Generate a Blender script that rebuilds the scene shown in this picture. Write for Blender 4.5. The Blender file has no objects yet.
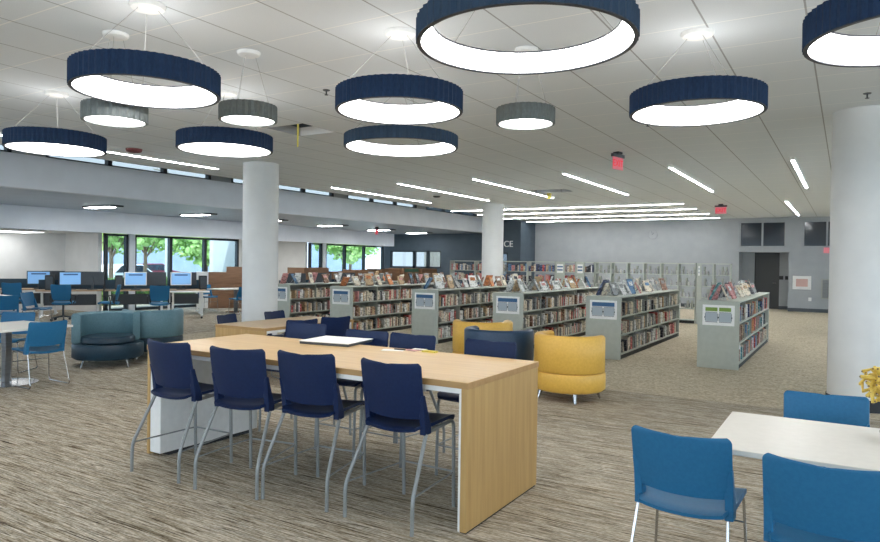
import bpy, math, random
from mathutils import Vector, Matrix, Euler
PI = math.pi
rnd = random.Random(7)
col = bpy.context.scene.collection
SC = bpy.context.scene

# ------------------------------------------------------------------ camera
CAM_Z = 1.63
cam_d = bpy.data.cameras.new('camera')
cam = bpy.data.objects.new('camera', cam_d); col.objects.link(cam)
F, YAW, PIT, ROL = 671.906, -.5441982, -.0130670, .0134120
cam_d.sensor_fit = 'HORIZONTAL'; cam_d.sensor_width = 36.0
cam_d.lens = F / 880 * 36.0
cam_d.clip_start = .05; cam_d.clip_end = 400
fw = Vector((math.sin(YAW)*math.cos(PIT), math.cos(YAW)*math.cos(PIT), math.sin(PIT)))
r0 = fw.cross(Vector((0, 0, 1))).normalized(); u0 = r0.cross(fw)
rt = math.cos(ROL)*r0 + math.sin(ROL)*u0
up = -math.sin(ROL)*r0 + math.cos(ROL)*u0
cam.matrix_world = Matrix(((rt.x, up.x, -fw.x, 0), (rt.y, up.y, -fw.y, 0), (rt.z, up.z, -fw.z, CAM_Z), (0, 0, 0, 1)))
SC.camera = cam
# ------------------------------------------------------------------ world, sun, exposure
w = bpy.data.worlds.new('sky'); SC.world = w; w.use_nodes = True
nt = w.node_tree; nt.nodes.clear()
wo = nt.nodes.new('ShaderNodeOutputWorld'); wb = nt.nodes.new('ShaderNodeBackground')
wb.inputs[0].default_value = (.74, .86, 1.0, 1); wb.inputs[1].default_value = 1.55
nt.links.new(wb.outputs[0], wo.inputs[0])
sd = bpy.data.lights.new('sun', 'SUN'); sd.energy = 2.5; sd.angle = .02; sd.color = (1, .95, .86)
so = bpy.data.objects.new('sun', sd); col.objects.link(so); so.rotation_euler = (math.radians(28), math.radians(8), math.radians(20)); so.location = (-40, 10, 30)
SC.view_settings.view_transform = 'Standard'; SC.view_settings.look = 'None'
SC.view_settings.gamma = 1; SC.view_settings.use_curve_mapping = False
SC.view_settings.exposure = 1.9
RING_E, DRUM_E, STRIP_E, TROF_E = 3.4, 4.0, 15.5, 13.0
try:
    SC.cycles.use_denoising = True; SC.cycles.max_bounces = 8; SC.cycles.diffuse_bounces = 5
    SC.cycles.sample_clamp_indirect = 4.0; SC.cycles.caustics_reflective = False; SC.cycles.caustics_refractive = False
except Exception: pass

# ------------------------------------------------------------------ materials
def lin(c):
    c = c/255.0
    return c/12.92 if c <= .04045 else ((c+.055)/1.055)**2.4
def rgb(*c): return (lin(c[0]), lin(c[1]), lin(c[2]), 1)
class N:
    def __init__(s, m): s.t = m.node_tree; s.b = s.t.nodes['Principled BSDF']
    def n(s, k, **kw):
        x = s.t.nodes.new(k)
        for a, b in kw.items(): setattr(x, a, b)
        return x
    def l(s, a, b): s.t.links.new(a, b)
def mat(name, c, rough=.6, metal=0.0, emit=0.0, emit_c=None, spec=None, coat=0.0):
    m = bpy.data.materials.new(name); m.use_nodes = True
    b = m.node_tree.nodes['Principled BSDF']
    b.inputs['Base Color'].default_value = rgb(*c); b.inputs['Roughness'].default_value = rough; b.inputs['Metallic'].default_value = metal
    if spec is not None: b.inputs['Specular IOR Level'].default_value = spec
    if coat: b.inputs['Coat Weight'].default_value = coat
    if emit:
        b.inputs['Emission Color'].default_value = rgb(*(emit_c or c)); b.inputs['Emission Strength'].default_value = emit
    return m
def noisy(name, c1, c2, scale=(8, 8, 8), rough=.6, detail=4, bump=0.0, lo=.35, hi=.65, metal=0.0, spec=None):
    m = mat(name, c1, rough, metal, spec=spec); n = N(m)
    tc = n.n('ShaderNodeTexCoord'); mp = n.n('ShaderNodeMapping'); mp.inputs['Scale'].default_value = scale
    nz = n.n('ShaderNodeTexNoise'); nz.inputs['Scale'].default_value = 1; nz.inputs['Detail'].default_value = detail
    cr = n.n('ShaderNodeValToRGB'); cr.color_ramp.elements[0].position = lo; cr.color_ramp.elements[1].position = hi
    cr.color_ramp.elements[0].color = rgb(*c1); cr.color_ramp.elements[1].color = rgb(*c2)
    n.l(tc.outputs['Object'], mp.inputs[0]); n.l(mp.outputs[0], nz.inputs['Vector']); n.l(nz.outputs[0], cr.inputs[0]); n.l(cr.outputs[0], n.b.inputs['Base Color'])
    if bump:
        bp = n.n('ShaderNodeBump'); bp.inputs['Strength'].default_value = bump; bp.inputs['Distance'].default_value = .004
        n.l(nz.outputs[0], bp.inputs['Height']); n.l(bp.outputs[0], n.b.inputs['Normal'])
    return m
M = {}
M['wall'] = noisy('wall_paint', (154, 159, 163), (160, 164, 168), (3, 3, 3), .75)
M['wallwhite'] = noisy('white_paint', (226, 226, 224), (232, 232, 230), (3, 3, 3), .75)
M['fascia'] = noisy('fascia_paint', (216, 221, 228), (222, 227, 234), (2, 2, 2), .55)
M['accent'] = noisy('slate_paint', (66, 79, 90), (72, 85, 96), (3, 3, 3), .7)
M['column'] = noisy('column_paint', (222, 223, 222), (228, 229, 228), (3, 3, 3), .55)
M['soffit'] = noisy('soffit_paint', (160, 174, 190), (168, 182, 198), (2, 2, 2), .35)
M['basebd'] = mat('rubber_base', (66, 74, 80), .6)
M['darkbase'] = mat('dark_rubber_base', (36, 40, 44), .6)
M['alu'] = noisy('window_metal', (30, 38, 46), (36, 44, 52), (20, 20, 20), .45)
M['darkglass'] = mat('dark_glass', (26, 38, 48), .12)
M['navy'] = noisy('navy_plastic', (15, 34, 72), (18, 38, 77), (60, 60, 60), .45, spec=.28)
M['blue'] = noisy('blue_plastic', (32, 102, 144), (36, 107, 149), (60, 60, 60), .45, spec=.35)
M['greytube'] = noisy('grey_powdercoat', (140, 143, 143), (150, 153, 153), (90, 90, 90), .4, metal=.3)
M['chrome'] = noisy('chrome', (176, 176, 176), (190, 190, 190), (40, 40, 40), .18, metal=1.0)
M['black'] = noisy('black_plastic', (24, 26, 30), (30, 32, 36), (60, 60, 60), .5)
M['darkgrey'] = noisy('dark_grey_plastic', (62, 68, 74), (70, 76, 82), (60, 60, 60), .5)
M['whitelam'] = noisy('white_laminate', (236, 232, 224), (240, 236, 228), (20, 20, 20), .35)
M['white'] = noisy('white_enamel', (228, 228, 226), (234, 234, 232), (20, 20, 20), .45)
M['paper'] = noisy('paper', (242, 242, 240), (248, 248, 246), (30, 30, 30), .8)
M['wood'] = noisy('maple_veneer', (214, 178, 126), (226, 192, 142), (2.2, 26, 26), .3, 5)
M['woodshade'] = noisy('maple_vertical_shaded', (176, 140, 84), (190, 154, 98), (26, 26, 1.8), .38, 5)  # vertical grain; shade on the end panels put into the darker colour
M['woodedge'] = noisy('maple_edge', (164, 126, 76), (176, 138, 88), (2, 20, 20), .45)
M['walnut'] = noisy('brown_wood', (126, 92, 66), (142, 106, 78), (3, 3, 24), .5, 5)
M['desktop'] = noisy('desk_wood', (170, 140, 108), (184, 154, 120), (3, 20, 20), .4, 5)
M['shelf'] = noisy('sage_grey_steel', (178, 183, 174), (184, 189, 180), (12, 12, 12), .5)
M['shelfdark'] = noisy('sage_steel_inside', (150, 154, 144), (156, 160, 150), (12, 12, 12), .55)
M['kick'] = mat('black_kick', (30, 32, 32), .6)
M['yellow'] = noisy('mustard_vinyl', (226, 178, 78), (234, 187, 86), (40, 40, 40), .42, bump=.1)
M['teal'] = noisy('teal_grey_vinyl', (94, 130, 142), (102, 138, 150), (40, 40, 40), .45, bump=.1)
M['tealdark'] = noisy('dark_teal_vinyl', (20, 50, 68), (25, 56, 74), (40, 40, 40), .42, bump=.1)
M['navyvinyl'] = noisy('dark_navy_vinyl', (26, 56, 84), (32, 62, 90), (40, 40, 40), .4, bump=.1)
M['feltnavy'] = noisy('navy_felt', (30, 52, 84), (36, 60, 94), (90, 90, 30), .95, bump=.3)
M['feltslate'] = noisy('slate_blue_felt', (50, 70, 94), (56, 76, 100), (90, 90, 30), .95, bump=.3)
M['feltgrey'] = noisy('grey_felt', (112, 118, 118), (122, 128, 128), (90, 90, 30), .95, bump=.3)
M['rim'] = mat('dark_rim', (60, 62, 72), .5)
M['ringlight'] = mat('ring_diffuser', (255, 255, 255), .6, emit=RING_E, emit_c=(255, 253, 250))
M['drumlight'] = mat('drum_diffuser', (255, 255, 255), .6, emit=DRUM_E, emit_c=(255, 253, 250))
M['strip'] = mat('strip_diffuser', (255, 255, 255), .6, emit=STRIP_E, emit_c=(252, 254, 255))
M['troffer'] = mat('troffer_diffuser', (255, 255, 255), .6, emit=TROF_E, emit_c=(252, 254, 255))
M['troffer2'] = mat('recess_diffuser', (255, 255, 255), .6, emit=1.5, emit_c=(252, 254, 255))
M['cable'] = mat('steel_cable', (170, 170, 170), .4, .5)
M['red'] = mat('alarm_red', (190, 40, 46), .5)
M['exitplate'] = mat('exit_acrylic', (224, 136, 146), .3, emit=.05, emit_c=(230, 90, 110))
M['exitletter'] = mat('exit_letters', (220, 24, 50), .4, emit=.22, emit_c=(235, 20, 50))
M['screen'] = mat('lit_screen', (120, 170, 215), .3, emit=.16, emit_c=(120, 165, 215))
M['screenbar'] = mat('lit_screen_banner', (40, 80, 130), .3, emit=.05, emit_c=(50, 95, 150))
M['tape'] = mat('yellow_tape', (222, 206, 96), .6)
M['leafgreen'] = noisy('leaf_green', (138, 180, 96), (184, 214, 134), (2, 2, 2), .6)
M['leafdark'] = noisy('hedge_green', (84, 122, 62), (132, 164, 92), (3, 3, 3), .7)
M['bark'] = noisy('bark', (112, 92, 76), (136, 114, 94), (10, 10, 3), .9)
M['stucco'] = noisy('stucco', (206, 206, 202), (214, 214, 210), (6, 6, 6), .9)
M['stuccoblue'] = noisy('blue_grey_stucco', (150, 164, 182), (160, 172, 190), (1, 1, 1), .9)
M['asphalt'] = noisy('asphalt', (176, 178, 178), (190, 192, 192), (1, 1, 1), .9)
M['carwhite'] = mat('car_white', (226, 228, 230), .25)
M['carred'] = mat('car_dark_red', (110, 40, 52), .25)
M['carglass'] = mat('car_glass', (40, 52, 62), .08)
M['petal'] = noisy('yellow_petal', (204, 172, 70), (222, 194, 98), (30, 30, 30), .6)
M['stem'] = mat('stem', (70, 82, 56), .7)
M['signblue'] = mat('sign_blue', (62, 104, 146), .6)
M['signgreen'] = mat('sign_green', (128, 158, 72), .6)
M['signgrey'] = mat('sign_grey', (176, 186, 194), .6)
M['tablestone'] = noisy('brushed_metal', (110, 112, 114), (124, 126, 128), (4, 4, 60), .35, metal=.6)

# window glass: tinted to dim the bright outdoors, clear in the added daylight windows
def glass(name, tint):
    g = bpy.data.materials.new(name); g.use_nodes = True; n_ = g.node_tree; n_.nodes.clear()
    o_ = n_.nodes.new('ShaderNodeOutputMaterial'); mx = n_.nodes.new('ShaderNodeMixShader'); tr = n_.nodes.new('ShaderNodeBsdfTransparent'); gl = n_.nodes.new('ShaderNodeBsdfGlossy')
    tr.inputs[0].default_value = tint; gl.inputs['Roughness'].default_value = .03; mx.inputs[0].default_value = .05
    n_.links.new(tr.outputs[0], mx.inputs[1]); n_.links.new(gl.outputs[0], mx.inputs[2]); n_.links.new(mx.outputs[0], o_.inputs[0])
    return g
M['clergl'] = glass('clerestory_glass', (.40, .42, .42, 1)); M['glass'] = glass('tinted_window_glass', (.62, .70, .74, 1)); M['clearglass'] = glass('clear_window_glass', (.92, .95, .96, 1))

def carpet():
    m = mat('carpet', (150, 140, 124), .95, spec=.15); n = N(m)
    tc = n.n('ShaderNodeTexCoord')
    def noise(scale, detail=3, rough=.6):
        mp = n.n('ShaderNodeMapping'); mp.inputs['Scale'].default_value = scale
        z = n.n('ShaderNodeTexNoise'); z.inputs['Scale'].default_value = 1; z.inputs['Detail'].default_value = detail; z.inputs['Roughness'].default_value = rough
        n.l(tc.outputs['Object'], mp.inputs[0]); n.l(mp.outputs[0], z.inputs['Vector']); return z.outputs[0]
    def ramp(src, stops):
        c = n.n('ShaderNodeValToRGB'); e = c.color_ramp.elements
        while len(e) < len(stops): e.new(.5)
        for i, (p, k) in enumerate(stops): e[i].position = p; e[i].color = rgb(*k)
        n.l(src, c.inputs[0]); return c.outputs[0]
    def mix(f, a, b, mode='MIX'):
        x = n.n('ShaderNodeMix', data_type='RGBA', blend_type=mode)
        if isinstance(f, float): x.inputs[0].default_value = f
        else: n.l(f, x.inputs[0])
        n.l(a, x.inputs[6]); n.l(b, x.inputs[7]); return x.outputs[2]
    s1 = ramp(noise((1.0, 22, 1), 2), [(.30, (74, 66, 58)), (.40, (176, 162, 140)), (.47, (206, 194, 172)), (.53, (132, 120, 106)), (.58, (214, 204, 184)), (.64, (120, 112, 102)), (.72, (222, 212, 194))])
    s2 = ramp(noise((1.7, 52, 1), 2), [(.32, (70, 62, 54)), (.42, (196, 182, 158)), (.5, (150, 142, 130)), (.56, (226, 216, 196)), (.66, (112, 104, 96))])
    base = mix(.5, s1, s2)
    fl = ramp(noise((30, 110, 1), 2), [(.35, (170, 166, 160)), (.65, (255, 255, 255))])
    base = mix(.5, base, fl, 'MULTIPLY')
    a1 = ramp(noise((4, 7, 1), 5, .8), [(.32, (150, 138, 118)), (.5, (192, 180, 158)), (.68, (218, 208, 188))])
    a2 = ramp(noise((20, 24, 1), 4, .8), [(.36, (116, 106, 88)), (.5, (190, 178, 154)), (.62, (240, 230, 208))])
    mott = mix(.5, a1, a2)
    # the mottled carpet lies under the bookcases, the striped one everywhere else
    sp = n.n('ShaderNodeSeparateXYZ'); n.l(tc.outputs['Object'], sp.inputs[0])
    def gt(sock, v):
        q = n.n('ShaderNodeMath', operation='GREATER_THAN'); n.l(sock, q.inputs[0]); q.inputs[1].default_value = v; return q.outputs[0]
    f = n.n('ShaderNodeMath', operation='MULTIPLY'); n.l(gt(sp.outputs[1], 8.62), f.inputs[0]); n.l(gt(sp.outputs[0], -12.2), f.inputs[1])
    bc_ = n.n('ShaderNodeBrightContrast'); bc_.inputs['Bright'].default_value = .03; bc_.inputs['Contrast'].default_value = .45; n.l(base, bc_.inputs[0])
    hs_ = n.n('ShaderNodeHueSaturation'); hs_.inputs['Saturation'].default_value = .62; hs_.inputs['Value'].default_value = 1.1; n.l(bc_.outputs[0], hs_.inputs['Color'])
    c = mix(f.outputs[0], hs_.outputs[0], mott)
    n.l(c, n.b.inputs['Base Color'])
    bp = n.n('ShaderNodeBump'); bp.inputs['Strength'].default_value = .35; bp.inputs['Distance'].default_value = .004
    n.l(noise((120, 160, 1), 2), bp.inputs['Height']); n.l(bp.outputs[0], n.b.inputs['Normal'])
    return m
M['carpet'] = carpet()

def ceiling_mat():
    m = mat('ceiling_tiles', (222, 220, 216), .9, spec=.2); n = N(m)
    tc = n.n('ShaderNodeTexCoord'); sp = n.n('ShaderNodeSeparateXYZ'); n.l(tc.outputs['Object'], sp.inputs[0])
    def math_(op, a, b=None):
        q = n.n('ShaderNodeMath', operation=op)
        for i, v in enumerate((a, b)):
            if v is None: continue
            if isinstance(v, (int, float)): q.inputs[i].default_value = v
            else: n.l(v, q.inputs[i])
        return q.outputs[0]
    def line(s, off, per, half):
        t = math_('FRACT', math_('DIVIDE', math_('ADD', s, 200*per - off + per/2), per))
        return math_('LESS_THAN', math_('ABSOLUTE', math_('SUBTRACT', t, .5)), half/per)
    lx = line(sp.outputs[0], -.28, .66, .007); ly = line(sp.outputs[1], 3.4, .66, .006)
    nz = n.n('ShaderNodeTexNoise'); nz.inputs['Scale'].default_value = 140; nz.inputs['Detail'].default_value = 2; n.l(tc.outputs['Object'], nz.inputs['Vector'])
    c0 = n.n('ShaderNodeValToRGB'); c0.color_ramp.elements[0].color = rgb(214, 219, 223); c0.color_ramp.elements[1].color = rgb(232, 237, 241); n.l(nz.outputs[0], c0.inputs[0])
    a = n.n('ShaderNodeMix', data_type='RGBA'); n.l(math_('MULTIPLY', ly, .8), a.inputs[0]); n.l(c0.outputs[0], a.inputs[6]); a.inputs[7].default_value = rgb(252, 251, 248)
    b = n.n('ShaderNodeMix', data_type='RGBA'); n.l(math_('MULTIPLY', lx, .6), b.inputs[0]); n.l(a.outputs[2], b.inputs[6]); b.inputs[7].default_value = rgb(110, 108, 106)
    n.l(b.outputs[2], n.b.inputs['Base Color'])
    return m
M['ceiling'] = ceiling_mat()

BOOKC = {'cream': (226, 214, 194), 'white': (232, 232, 230), 'tan': (196, 166, 130), 'red': (168, 66, 62), 'pink': (214, 150, 148), 'navy': (46, 60, 96),
         'blue': (92, 132, 172), 'grey': (150, 152, 152), 'black': (44, 44, 50), 'brown': (120, 86, 68), 'teal': (66, 120, 126), 'orange': (206, 128, 78), 'yellow': (222, 190, 80)}
for k, c in BOOKC.items():
    d = tuple(max(0, int(x*.72)) for x in c) if sum(c) > 330 else tuple(min(255, x+70) for x in c)
    M['bk_'+k] = noisy('book_'+k, c, d, (16, 16, 34), .5, 1, lo=.52, hi=.62)

# ------------------------------------------------------------------ mesh builder
class MB:
    def __init__(s): s.v = []; s.f = []
    def add(s, v, f):
        k = len(s.v); s.v += [Vector(x) for x in v]; s.f += [tuple(i+k for i in q) for q in f]; return s
    def box(s, x0, x1, y0, y1, z0, z1, mtx=None):
        v = [Vector(p) for p in ((x0, y0, z0), (x1, y0, z0), (x1, y1, z0), (x0, y1, z0), (x0, y0, z1), (x1, y0, z1), (x1, y1, z1), (x0, y1, z1))]
        if mtx: v = [mtx @ p for p in v]
        return s.add(v, [(0, 3, 2, 1), (4, 5, 6, 7), (0, 1, 5, 4), (1, 2, 6, 5), (2, 3, 7, 6), (3, 0, 4, 7)])
    def tube(s, pts, r, n=8, closed=False):
        pts = [Vector(p) for p in pts]; L = len(pts); rings = []
        ref = None
        for i, p in enumerate(pts):
            a = pts[i-1] if (i > 0 or closed) else p
            b = pts[(i+1) % L] if (i < L-1 or closed) else p
            t = (b-a).normalized()
            if ref is None:
                ref = Vector((0, 0, 1)) if abs(t.z) < .9 else Vector((1, 0, 0))
                ref = (ref - t*ref.dot(t)).normalized()
            else:
                ref = (ref - t*ref.dot(t)).normalized()
            q = t.cross(ref); rr = r[i] if isinstance(r, (list, tuple)) else r
            rings.append([p + (ref*math.cos(2*PI*k/n) + q*math.sin(2*PI*k/n))*rr for k in range(n)])
        v = [x for R in rings for x in R]; f = []
        for i in range(L if closed else L-1):
            j = (i+1) % L
            for k in range(n): f.append((i*n+k, i*n+(k+1) % n, j*n+(k+1) % n, j*n+k))
        if not closed: f.append(tuple(range(n-1, -1, -1))); f.append(tuple((L-1)*n+k for k in range(n)))
        return s.add(v, f)
    def lathe(s, prof, n=32, c=(0, 0), closed=False, a0=0, a1=2*PI):
        full = abs(a1-a0-2*PI) < 1e-6; m = len(prof); k_ = n if full else n+1
        v = []; f = []
        for i in range(k_):
            a = a0+(a1-a0)*i/n
            for r, z in prof: v.append((c[0]+r*math.cos(a), c[1]+r*math.sin(a), z))
        for i in range(n):
            j = (i+1) % k_
            for q in range(m if closed else m-1):
                q2 = (q+1) % m; f.append((i*m+q, j*m+q, j*m+q2, i*m+q2))
        if not full and closed: f.append(tuple(range(m-1, -1, -1))); f.append(tuple((k_-1)*m+q for q in range(m)))
        return s.add(v, f)
    def sheet(s, fn, nu, nv, th):
        # closed shell of thickness th around the surface fn(u, v)
        e = 1e-3; P = []; Q = []
        for i in range(nu+1):
            for j in range(nv+1):
                u, v = i/nu, j/nv; p = Vector(fn(u, v))
                du = Vector(fn(min(1, u+e), v))-Vector(fn(max(0, u-e), v)); dv = Vector(fn(u, min(1, v+e)))-Vector(fn(u, max(0, v-e)))
                nn = du.cross(dv).normalized(); P.append(p+nn*th/2); Q.append(p-nn*th/2)
        m = nv+1; K = len(P); f = []
        for i in range(nu):
            for j in range(nv):
                a, b, c, d = i*m+j, (i+1)*m+j, (i+1)*m+j+1, i*m+j+1
                f.append((a, b, c, d)); f.append((K+d, K+c, K+b, K+a))
        edge = [(i*m, (i+1)*m) for i in range(nu)] + [(nu*m+j, nu*m+j+1) for j in range(nv)] + [((i+1)*m+nv, i*m+nv) for i in reversed(range(nu))] + [(j+1, j) for j in reversed(range(nv))]
        for a, b in edge: f.append((b, a, K+a, K+b))
        return s.add(P+Q, f)
    def prism(s, poly, z0, z1):
        n = len(poly); v = [(x, y, z0) for x, y in poly]+[(x, y, z1) for x, y in poly]
        return s.add(v, [tuple(range(n-1, -1, -1)), tuple(range(n, 2*n))]+[(i, (i+1) % n, n+(i+1) % n, n+i) for i in range(n)])
    def build(s, name, m, parent=None, loc=None, smooth=35, bevel=0, seg=2):
        me = bpy.data.meshes.new(name); me.from_pydata([tuple(x) for x in s.v], [], s.f); me.update()
        me.materials.append(M[m] if isinstance(m, str) else m)
        o = bpy.data.objects.new(name, me); col.objects.link(o)
        if smooth:
            me.polygons.foreach_set('use_smooth', [True]*len(me.polygons)); me.set_sharp_from_angle(angle=math.radians(smooth))
        if bevel:
            b = o.modifiers.new('edge', 'BEVEL'); b.width = bevel; b.segments = seg; b.limit_method = 'ANGLE'; b.angle_limit = math.radians(40)
        if parent: o.parent = parent
        if loc: o.location = loc
        return o
def box(name, m, dims, parent=None, bevel=0): return MB().box(*dims).build(name, m, parent, bevel=bevel, smooth=35 if bevel else 0)
def struct(o): o['kind'] = 'structure'; return o
def tag(o, label, cat, group=None, kind=None):
    o['label'] = label; o['category'] = cat
    if group: o['group'] = group
    if kind: o['kind'] = kind
    return o
def thing(name, label, cat, loc=(0, 0, 0), rz=0, group=None):
    o = bpy.data.objects.new(name, None); col.objects.link(o); o.empty_display_size = .1
    o.location = loc; o.rotation_euler = (0, 0, rz); return tag(o, label, cat, group)
KIDS = {}
def copy_tree(o, parent=None):
    c = o.copy(); col.objects.link(c)
    if parent: c.parent = parent
    for ch in o.children: copy_tree(ch, c)
    return c
def place(proto, used, loc, rz, label, group=None):
    o = proto if not used else copy_tree(proto)
    o.location = loc; o.rotation_euler = (0, 0, rz); o['label'] = label
    if group: o['group'] = group
    return o
R = math.radians

# ------------------------------------------------------------------ the setting
CZ = 3.45; BY = 27.74; AY = 26.2
XF, XH, XW = -13.4, -18.0, -18.95     # fascia, header, window planes
struct(box('floor', 'carpet', (-23.2, 9, -8, BY+1.3, -.2, 0)))
# main ceiling with the two opened tiles
def holes_mesh(us, vs, holes, fn):
    m = MB()
    for i in range(len(us)-1):
        for j in range(len(vs)-1):
            cu, cv = (us[i]+us[i+1])/2, (vs[j]+vs[j+1])/2
            if any(a < cu < b and c < cv < d for a, b, c, d in holes): continue
            fn(m, us[i], us[i+1], vs[j], vs[j+1])
    return m
H1 = (-6.88, -6.22, 6.70, 7.36); H2 = (-6.88, -5.9, 15.5, 16.15)
us = sorted({-11.8, 9, H1[0], H1[1], H2[0], H2[1]}); vs = sorted({-8, BY, H1[2], H1[3], H2[2], H2[3]})
struct(holes_mesh(us, vs, [H1, H2], lambda m, a, b, c, d: m.box(a, b, c, d, CZ, CZ+.12)).build('ceiling', 'ceiling', smooth=0))
for hx in (H1, H2):
    pb = MB(); a, b, c, d = hx
    pb.box(a-.05, b+.05, c-.05, d+.05, CZ+.5, CZ+.52).box(a-.05, a, c-.05, d+.05, CZ+.12, CZ+.5).box(b, b+.05, c-.05, d+.05, CZ+.12, CZ+.5).box(a-.05, b+.05, c-.05, c, CZ+.12, CZ+.5).box(a-.05, b+.05, d, d+.05, CZ+.12, CZ+.5)
    struct(pb.build('ceiling_void', 'accent', smooth=0))
struct(box('roof_above_clerestory', 'wall', (-13.7, -11.8, -8, BY, 4.15, 4.3)))
struct(box('ceiling_edge', 'wall', (-11.84, -11.8, -8, BY, CZ, 4.15)))
struct(box('roof_slab', 'wall', (-11.84, 9, -8, BY, 4.1, 4.2)))
# fascia under the clerestory windows
struct(box('wall_fascia', 'fascia', (XF-.2, XF, -8, AY, 2.93, 3.573)))
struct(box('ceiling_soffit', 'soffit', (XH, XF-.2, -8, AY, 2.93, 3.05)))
struct(box('roof_lower', 'wall', (-19.6, XF-.2, -8, BY, 3.2, 3.3)))
struct(box('wall_header', 'fascia', (XH-.15, XH, -8, 25.6, 2.335, 3.2)))
struct(box('wall_header_return', 'fascia', (-19.4, XH-.15, 25.45, 25.6, 2.335, 3.2)))
struct(box('ceiling_recess', 'wallwhite', (XW-.25, XH-.15, -8, 25.45, 2.38, 2.45)))
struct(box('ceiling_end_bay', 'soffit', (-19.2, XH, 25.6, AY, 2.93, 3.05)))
# far wall: grey paint, two transoms and the door recess
hol = [(-3.50, -1.94, 2.36, 3.31), (-1.38, .20, 2.36, 3.31), (-3.51, -1.83, -1, 2.17)]
us = sorted({-11.87, 9.0, -3.50, -1.94, -1.38, .20, -3.51, -1.83}); vs = sorted({0, 4.2, 2.36, 3.31, 2.17})
struct(holes_mesh(us, vs, hol, lambda m, a, b, c, d: m.box(a, b, BY, BY+.25, c, d)).build('wall_back', 'wall', smooth=0))

dh = [(-18.65, -15.81, 1.36, 2.15), (-12.86, -12.46, 0.95, 2.08)]
us = sorted({-19.2, -11.87, -18.65, -15.81, -12.86, -12.46}); vs = sorted({0, 4.2, 1.36, 2.15, .95, 2.08})
struct(holes_mesh(us, vs, dh, lambda m, a, b, c, d: m.box(a, b, AY, AY+.2, c, d)).build('wall_accent', 'accent', smooth=0))
struct(box('wall_accent_return', 'accent', (-12.07, -11.87, AY+.2, BY+.25, 0, 4.2)))
mb = MB(); mb.box(-3.56, -3.51, BY+.25, BY+1.1, 0, 2.2).box(-1.83, -1.78, BY+.25, BY+1.1, 0, 2.2).box(-3.56, -1.78, BY+.25, BY+1.1, 2.17, 2.2).box(-3.56, -3.06, BY+.95, BY+1.1, 0, 2.2).box(-2.2, -1.78, BY+.95, BY+1.1, 0, 2.2)
struct(mb.build('wall_door_recess', 'wall', smooth=0))
dr = struct(MB().box(-3.06, -2.2, BY+.97, BY+1.03, .01, 2.17).build('door_1', mat('door_paint', (58, 60, 62), .5), smooth=0))
box('door_frame', 'kick', (-3.06, -3.02, BY+.93, BY+.97, .01, 2.17), dr); MB().tube([(-2.30, BY+.94, 1.0), (-2.42, BY+.94, 1.0)], .012).build('door_handle', 'chrome', dr)
struct(MB().box(-1.83, 9, BY-.02, BY, 0, .13).box(-11.87, -3.51, BY-.02, BY, 0, .13).box(-2.2, -1.83, BY+.93, BY+.95, 0, .13).build('baseboard_back', 'basebd', smooth=0))
def transom(k, x0, x1, z0, z1, mull):
    e = struct(MB().box(x0, x1, BY+.02, BY+.06, z0, z0+.04).box(x0, x1, BY+.02, BY+.06, z1-.04, z1).box(x0, x0+.04, BY+.02, BY+.06, z0, z1).box(x1-.04, x1, BY+.02, BY+.06, z0, z1).box(mull-.03, mull+.03, BY+.0, BY+.06, z0, z1).build('window_%d' % k, 'wall', smooth=0))
    box('pane', 'darkglass', (x0+.04, mull-.03, BY+.07, BY+.09, z0+.04, z1-.04), e); box('pane', 'darkglass', (mull+.03, x1-.04, BY+.07, BY+.09, z0+.04, z1-.04), e)
transom(1, -3.50, -1.94, 2.36, 3.31, -2.72); transom(2, -1.38, .20, 2.36, 3.31, -.62)
struct(box('wall_behind_transoms', 'accent', (-11.8, 9, BY+1.2, BY+1.3, 0, 4.2)))
# unseen right and rear walls, their windows added for soft daylight fill
ys_ = [-8.0]+[v for k in range(8) for v in (-7+4.3*k, -3.2+4.3*k)]+[BY+1]
struct(holes_mesh(ys_, [0, .4, 3.2, 4.2], [(-7+4.3*k, -3.2+4.3*k, .4, 3.2) for k in range(8)], lambda m, a, b, c, d: m.box(9, 9.2, a, b, c, d)).build('wall_right', 'wall', smooth=0))
xs_ = [-23.2]+[v for k in range(7) for v in (-22+4.3*k, -18.2+4.3*k)]+[9.2]
struct(holes_mesh(xs_, [0, .4, 3.2, 4.2], [(-22+4.3*k, -18.2+4.3*k, .4, 3.2) for k in range(7)], lambda m, a, b, c, d: m.box(a, b, -8.2, -8, c, d)).build('wall_rear', 'wall', smooth=0))
for k in range(8): window_x = box('window_%d' % (40+k), 'clearglass', (9.08, 9.1, -7+4.3*k, -3.2+4.3*k, .4, 3.2)); struct(window_x)
for k in range(7): window_x = box('window_%d' % (60+k), 'clearglass', (-22+4.3*k, -18.2+4.3*k, -8.1, -8.08, .4, 3.2)); struct(window_x)
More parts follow.
